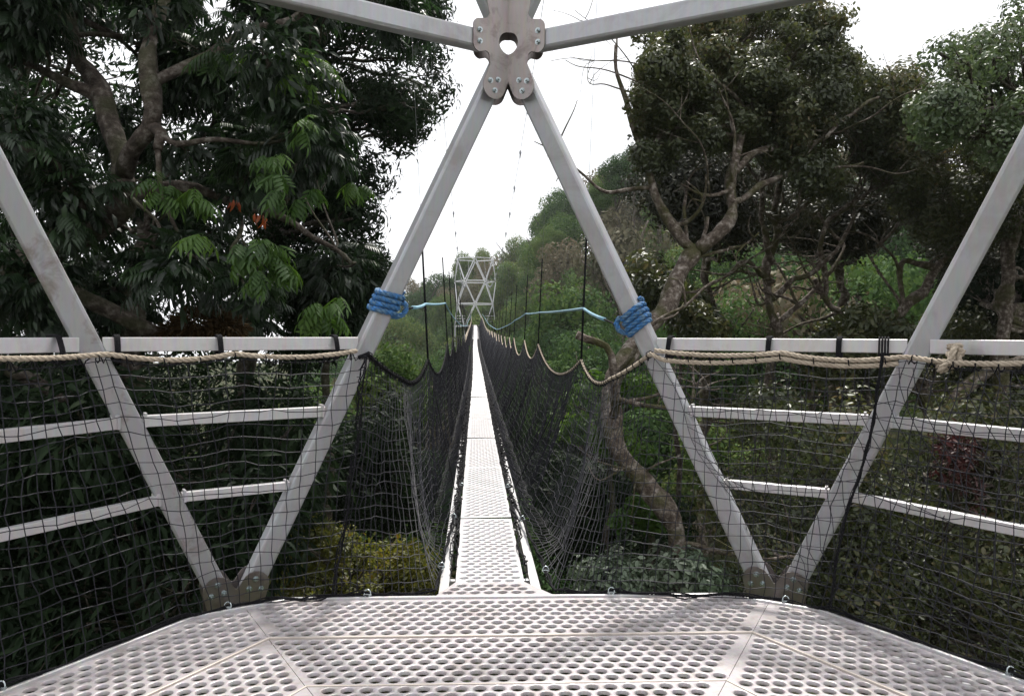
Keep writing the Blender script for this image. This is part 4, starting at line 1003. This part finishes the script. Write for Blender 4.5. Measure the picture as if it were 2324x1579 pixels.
mb.add(V, [tuple(reversed(f)) for f in Fc]); gr = mb.build('ground', MT['ground'], None); tag(gr, 'wooded hillside and valley floor under the canopy', None, None, 'structure')

def far_crown(seed, n, ls, nb=15, flat=.75):
    rr = random.Random(seed); bl = [(0,0,.1,.55)]
    for k in range(nb):
        a = rr.uniform(0, 6.28); h = rr.uniform(-.35, .6); rad = rr.uniform(.35, .78) * (1 - .5 * max(0, h)); bl.append((rad*math.cos(a), rad*math.sin(a), h, rr.uniform(.24, .42)))
    P, d, i = blob_points(bl, n, .72, .8); cl = RNG.random(len(bl))[i]
    D = norm(np.cross(d, RNG.normal(size=d.shape))) + d * .3
    v, q, r = leaves(P, D, RNG.uniform(ls*.6, ls*1.3, n), T_diamond(.55), .8, np.clip(cl * .35 + RNG.random(n) * .55, 0, 1), d * 1.8 + np.array([0,0,.4])); return v, q, r
def far_trunk_mesh(seed):
    mb = MB(); rr = random.Random(seed)
    limb(mb, [Vector((0,0,-2.6)), Vector((.05,0,-1.4)), Vector((-.04,.03,-.4)), Vector((0,0,.4))], .075, .03, .02, seed, step=.15, sides=7)
    for k in range(6):
        a = rr.uniform(0, 6.28); limb(mb, [Vector((0,0,-.9 + k*.17)), Vector((.35*math.cos(a), .35*math.sin(a), -.3 + k*.12)), Vector((.7*math.cos(a), .7*math.sin(a), .1 + k*.1))], .03, .010, .03, seed+k, step=.12, sides=5)
    return mb
variants = []
for k in range(6):
    v, q, r = far_crown(100 + k, 11000 if k < 4 else 5200, .060 if k < 4 else .075)
    m = MT['leaf_far'] if k < 4 else MT['leaf_farbrown']
    me = tri_fix(v, q, r, 'crown', m, (0,0,0)); t = far_trunk_mesh(k).build('trunk', MT['bark_pale' if k == 4 else 'bark_dark'], None); tm = t.data; bpy.data.objects.remove(t)
    variants.append((me, tm))
rr = random.Random(5); nt_ = 0; d = 23.0
zones = [(-.2, 'left of the walkway'), (.03, 'beyond the far tower'), (.2, 'on the slope right of the walkway'), (2, 'on the hill behind the gnarled trees')]
while d < 160:
    cr = 2.5 + 2.2 * min(1, d / 70)
    u = -.62 if d < 48 else -.20 + rr.uniform(0, .03)
    while u < .60:
        uu = u + rr.uniform(-.3, .3) * cr / d; dd = d * rr.uniform(.95, 1.06); u += 1.8 * cr / d * (.95 if u > .2 else 1)
        D_ = Dm(uu)
        if dd > D_ * 1.06: continue
        x = CAMP.x + uu * dd; y = CAMP.y + dd; e = top_e(uu, dd)
        if abs(x - deck_x(min(y, 94))) < cr + .9 and y < YF + 6:
            # keep the walkway clear: these crowns stay below it
            zt = min(CAMP.z + e * dd, deck_z(y) - 1.6 if y < YF else 99)
        else: zt = CAMP.z + e * dd
        r = cr * rr.uniform(.8, 1.2); zt += rr.uniform(-1.9, .9) if dd < D_ * .93 else rr.uniform(-1.6, .5)
        side = 0 if uu < -.02 else 1
        vi = rr.choice([0,1,2,3,0,1,2,3,0,1,2,3,4,5]) if not (-.14 < uu < -.035 and 22 < dd < 60) else rr.choice([4,5,4])
        zn = 'left of the walkway' if uu < -.035 else 'around the far tower' if (uu < .03 and dd > 70) else 'on the slope right of the walkway' if uu < .2 else 'on the hill behind the gnarled trees'
        dry = vi > 3
        lab = ('greyish dry-looking treetop in the forest ' if dry else 'bushy green treetop in the forest ') + zn
        root = empty('forest_tree', (x, y, zt - r * .95 - 2.6 * r), label=lab, cat='tree', group=('dry treetops ' if dry else 'green treetops ') + zn)
        a = rr.uniform(0, 6.28); s3 = (r, r, r * rr.uniform(.95, 1.35))
        for nm, me in (('crown', variants[vi][0]), ('trunk', variants[vi][1])):
            o = bpy.data.objects.new(nm, me); COL.objects.link(o); o.parent = root; o.location = (0, 0, 2.6 * s3[2]); o.scale = s3; o.rotation_euler = (0, 0, a)
        nt_ += 1
    d *= 1 + 1.25 * cr / d * .84
print('forest trees', nt_)
# tall feathery trees standing above the crest, seen beside the right front strut
for k, (x, y, dd, r) in enumerate(((1400,395,62,2.3),(1365,430,64,1.8),(1440,370,60,2.4),(1250,505,85,2.2),(1500,330,60,2.6))):
    c = at(x, y + (55 if k == 3 else 28), dd); root = empty('crest_tree', (c.x, c.y, c.z - 7), label=['sparse dark-crowned tree standing tallest on the hill crest', 'small thin-crowned tree on the crest beside the right front strut', 'broad thin-crowned tree on the hill crest behind the gnarled branches', 'lone bushy tree on the crest notch right of the far tower', 'thin-crowned crest tree farthest right, almost hidden by the gnarled crown'][k], cat='tree')
    for nm, me in (('crown', variants[k % 4][0]), ('trunk', variants[k % 4][1])):
        o = bpy.data.objects.new(nm, me); COL.objects.link(o); o.parent = root; o.location = (0,0,7); o.scale = (r, r, r*1.1); o.rotation_euler = (0,0,k)

# ------------------------------------------------------------------ humid air
mb = MB(); mb.add([(x, y, z) for z in (-62, 48) for y in (-345, 345) for x in (-345, 345)], [(0,2,3,1),(4,5,7,6),(0,1,5,4),(2,6,7,3),(0,4,6,2),(1,3,7,5)], False)
hm = bpy.data.materials.new('haze'); hm.use_nodes = True; t = hm.node_tree; t.nodes.remove(t.nodes['Principled BSDF'])
pv = t.nodes.new('ShaderNodeVolumePrincipled'); pv.inputs['Density'].default_value = .0003; pv.inputs['Color'].default_value = (.95,.97,1,1); pv.inputs['Anisotropy'].default_value = .3
t.links.new(pv.outputs[0], t.nodes['Material Output'].inputs['Volume']); hz = mb.build('haze', hm, None); tag(hz, None, None, None, 'stuff')
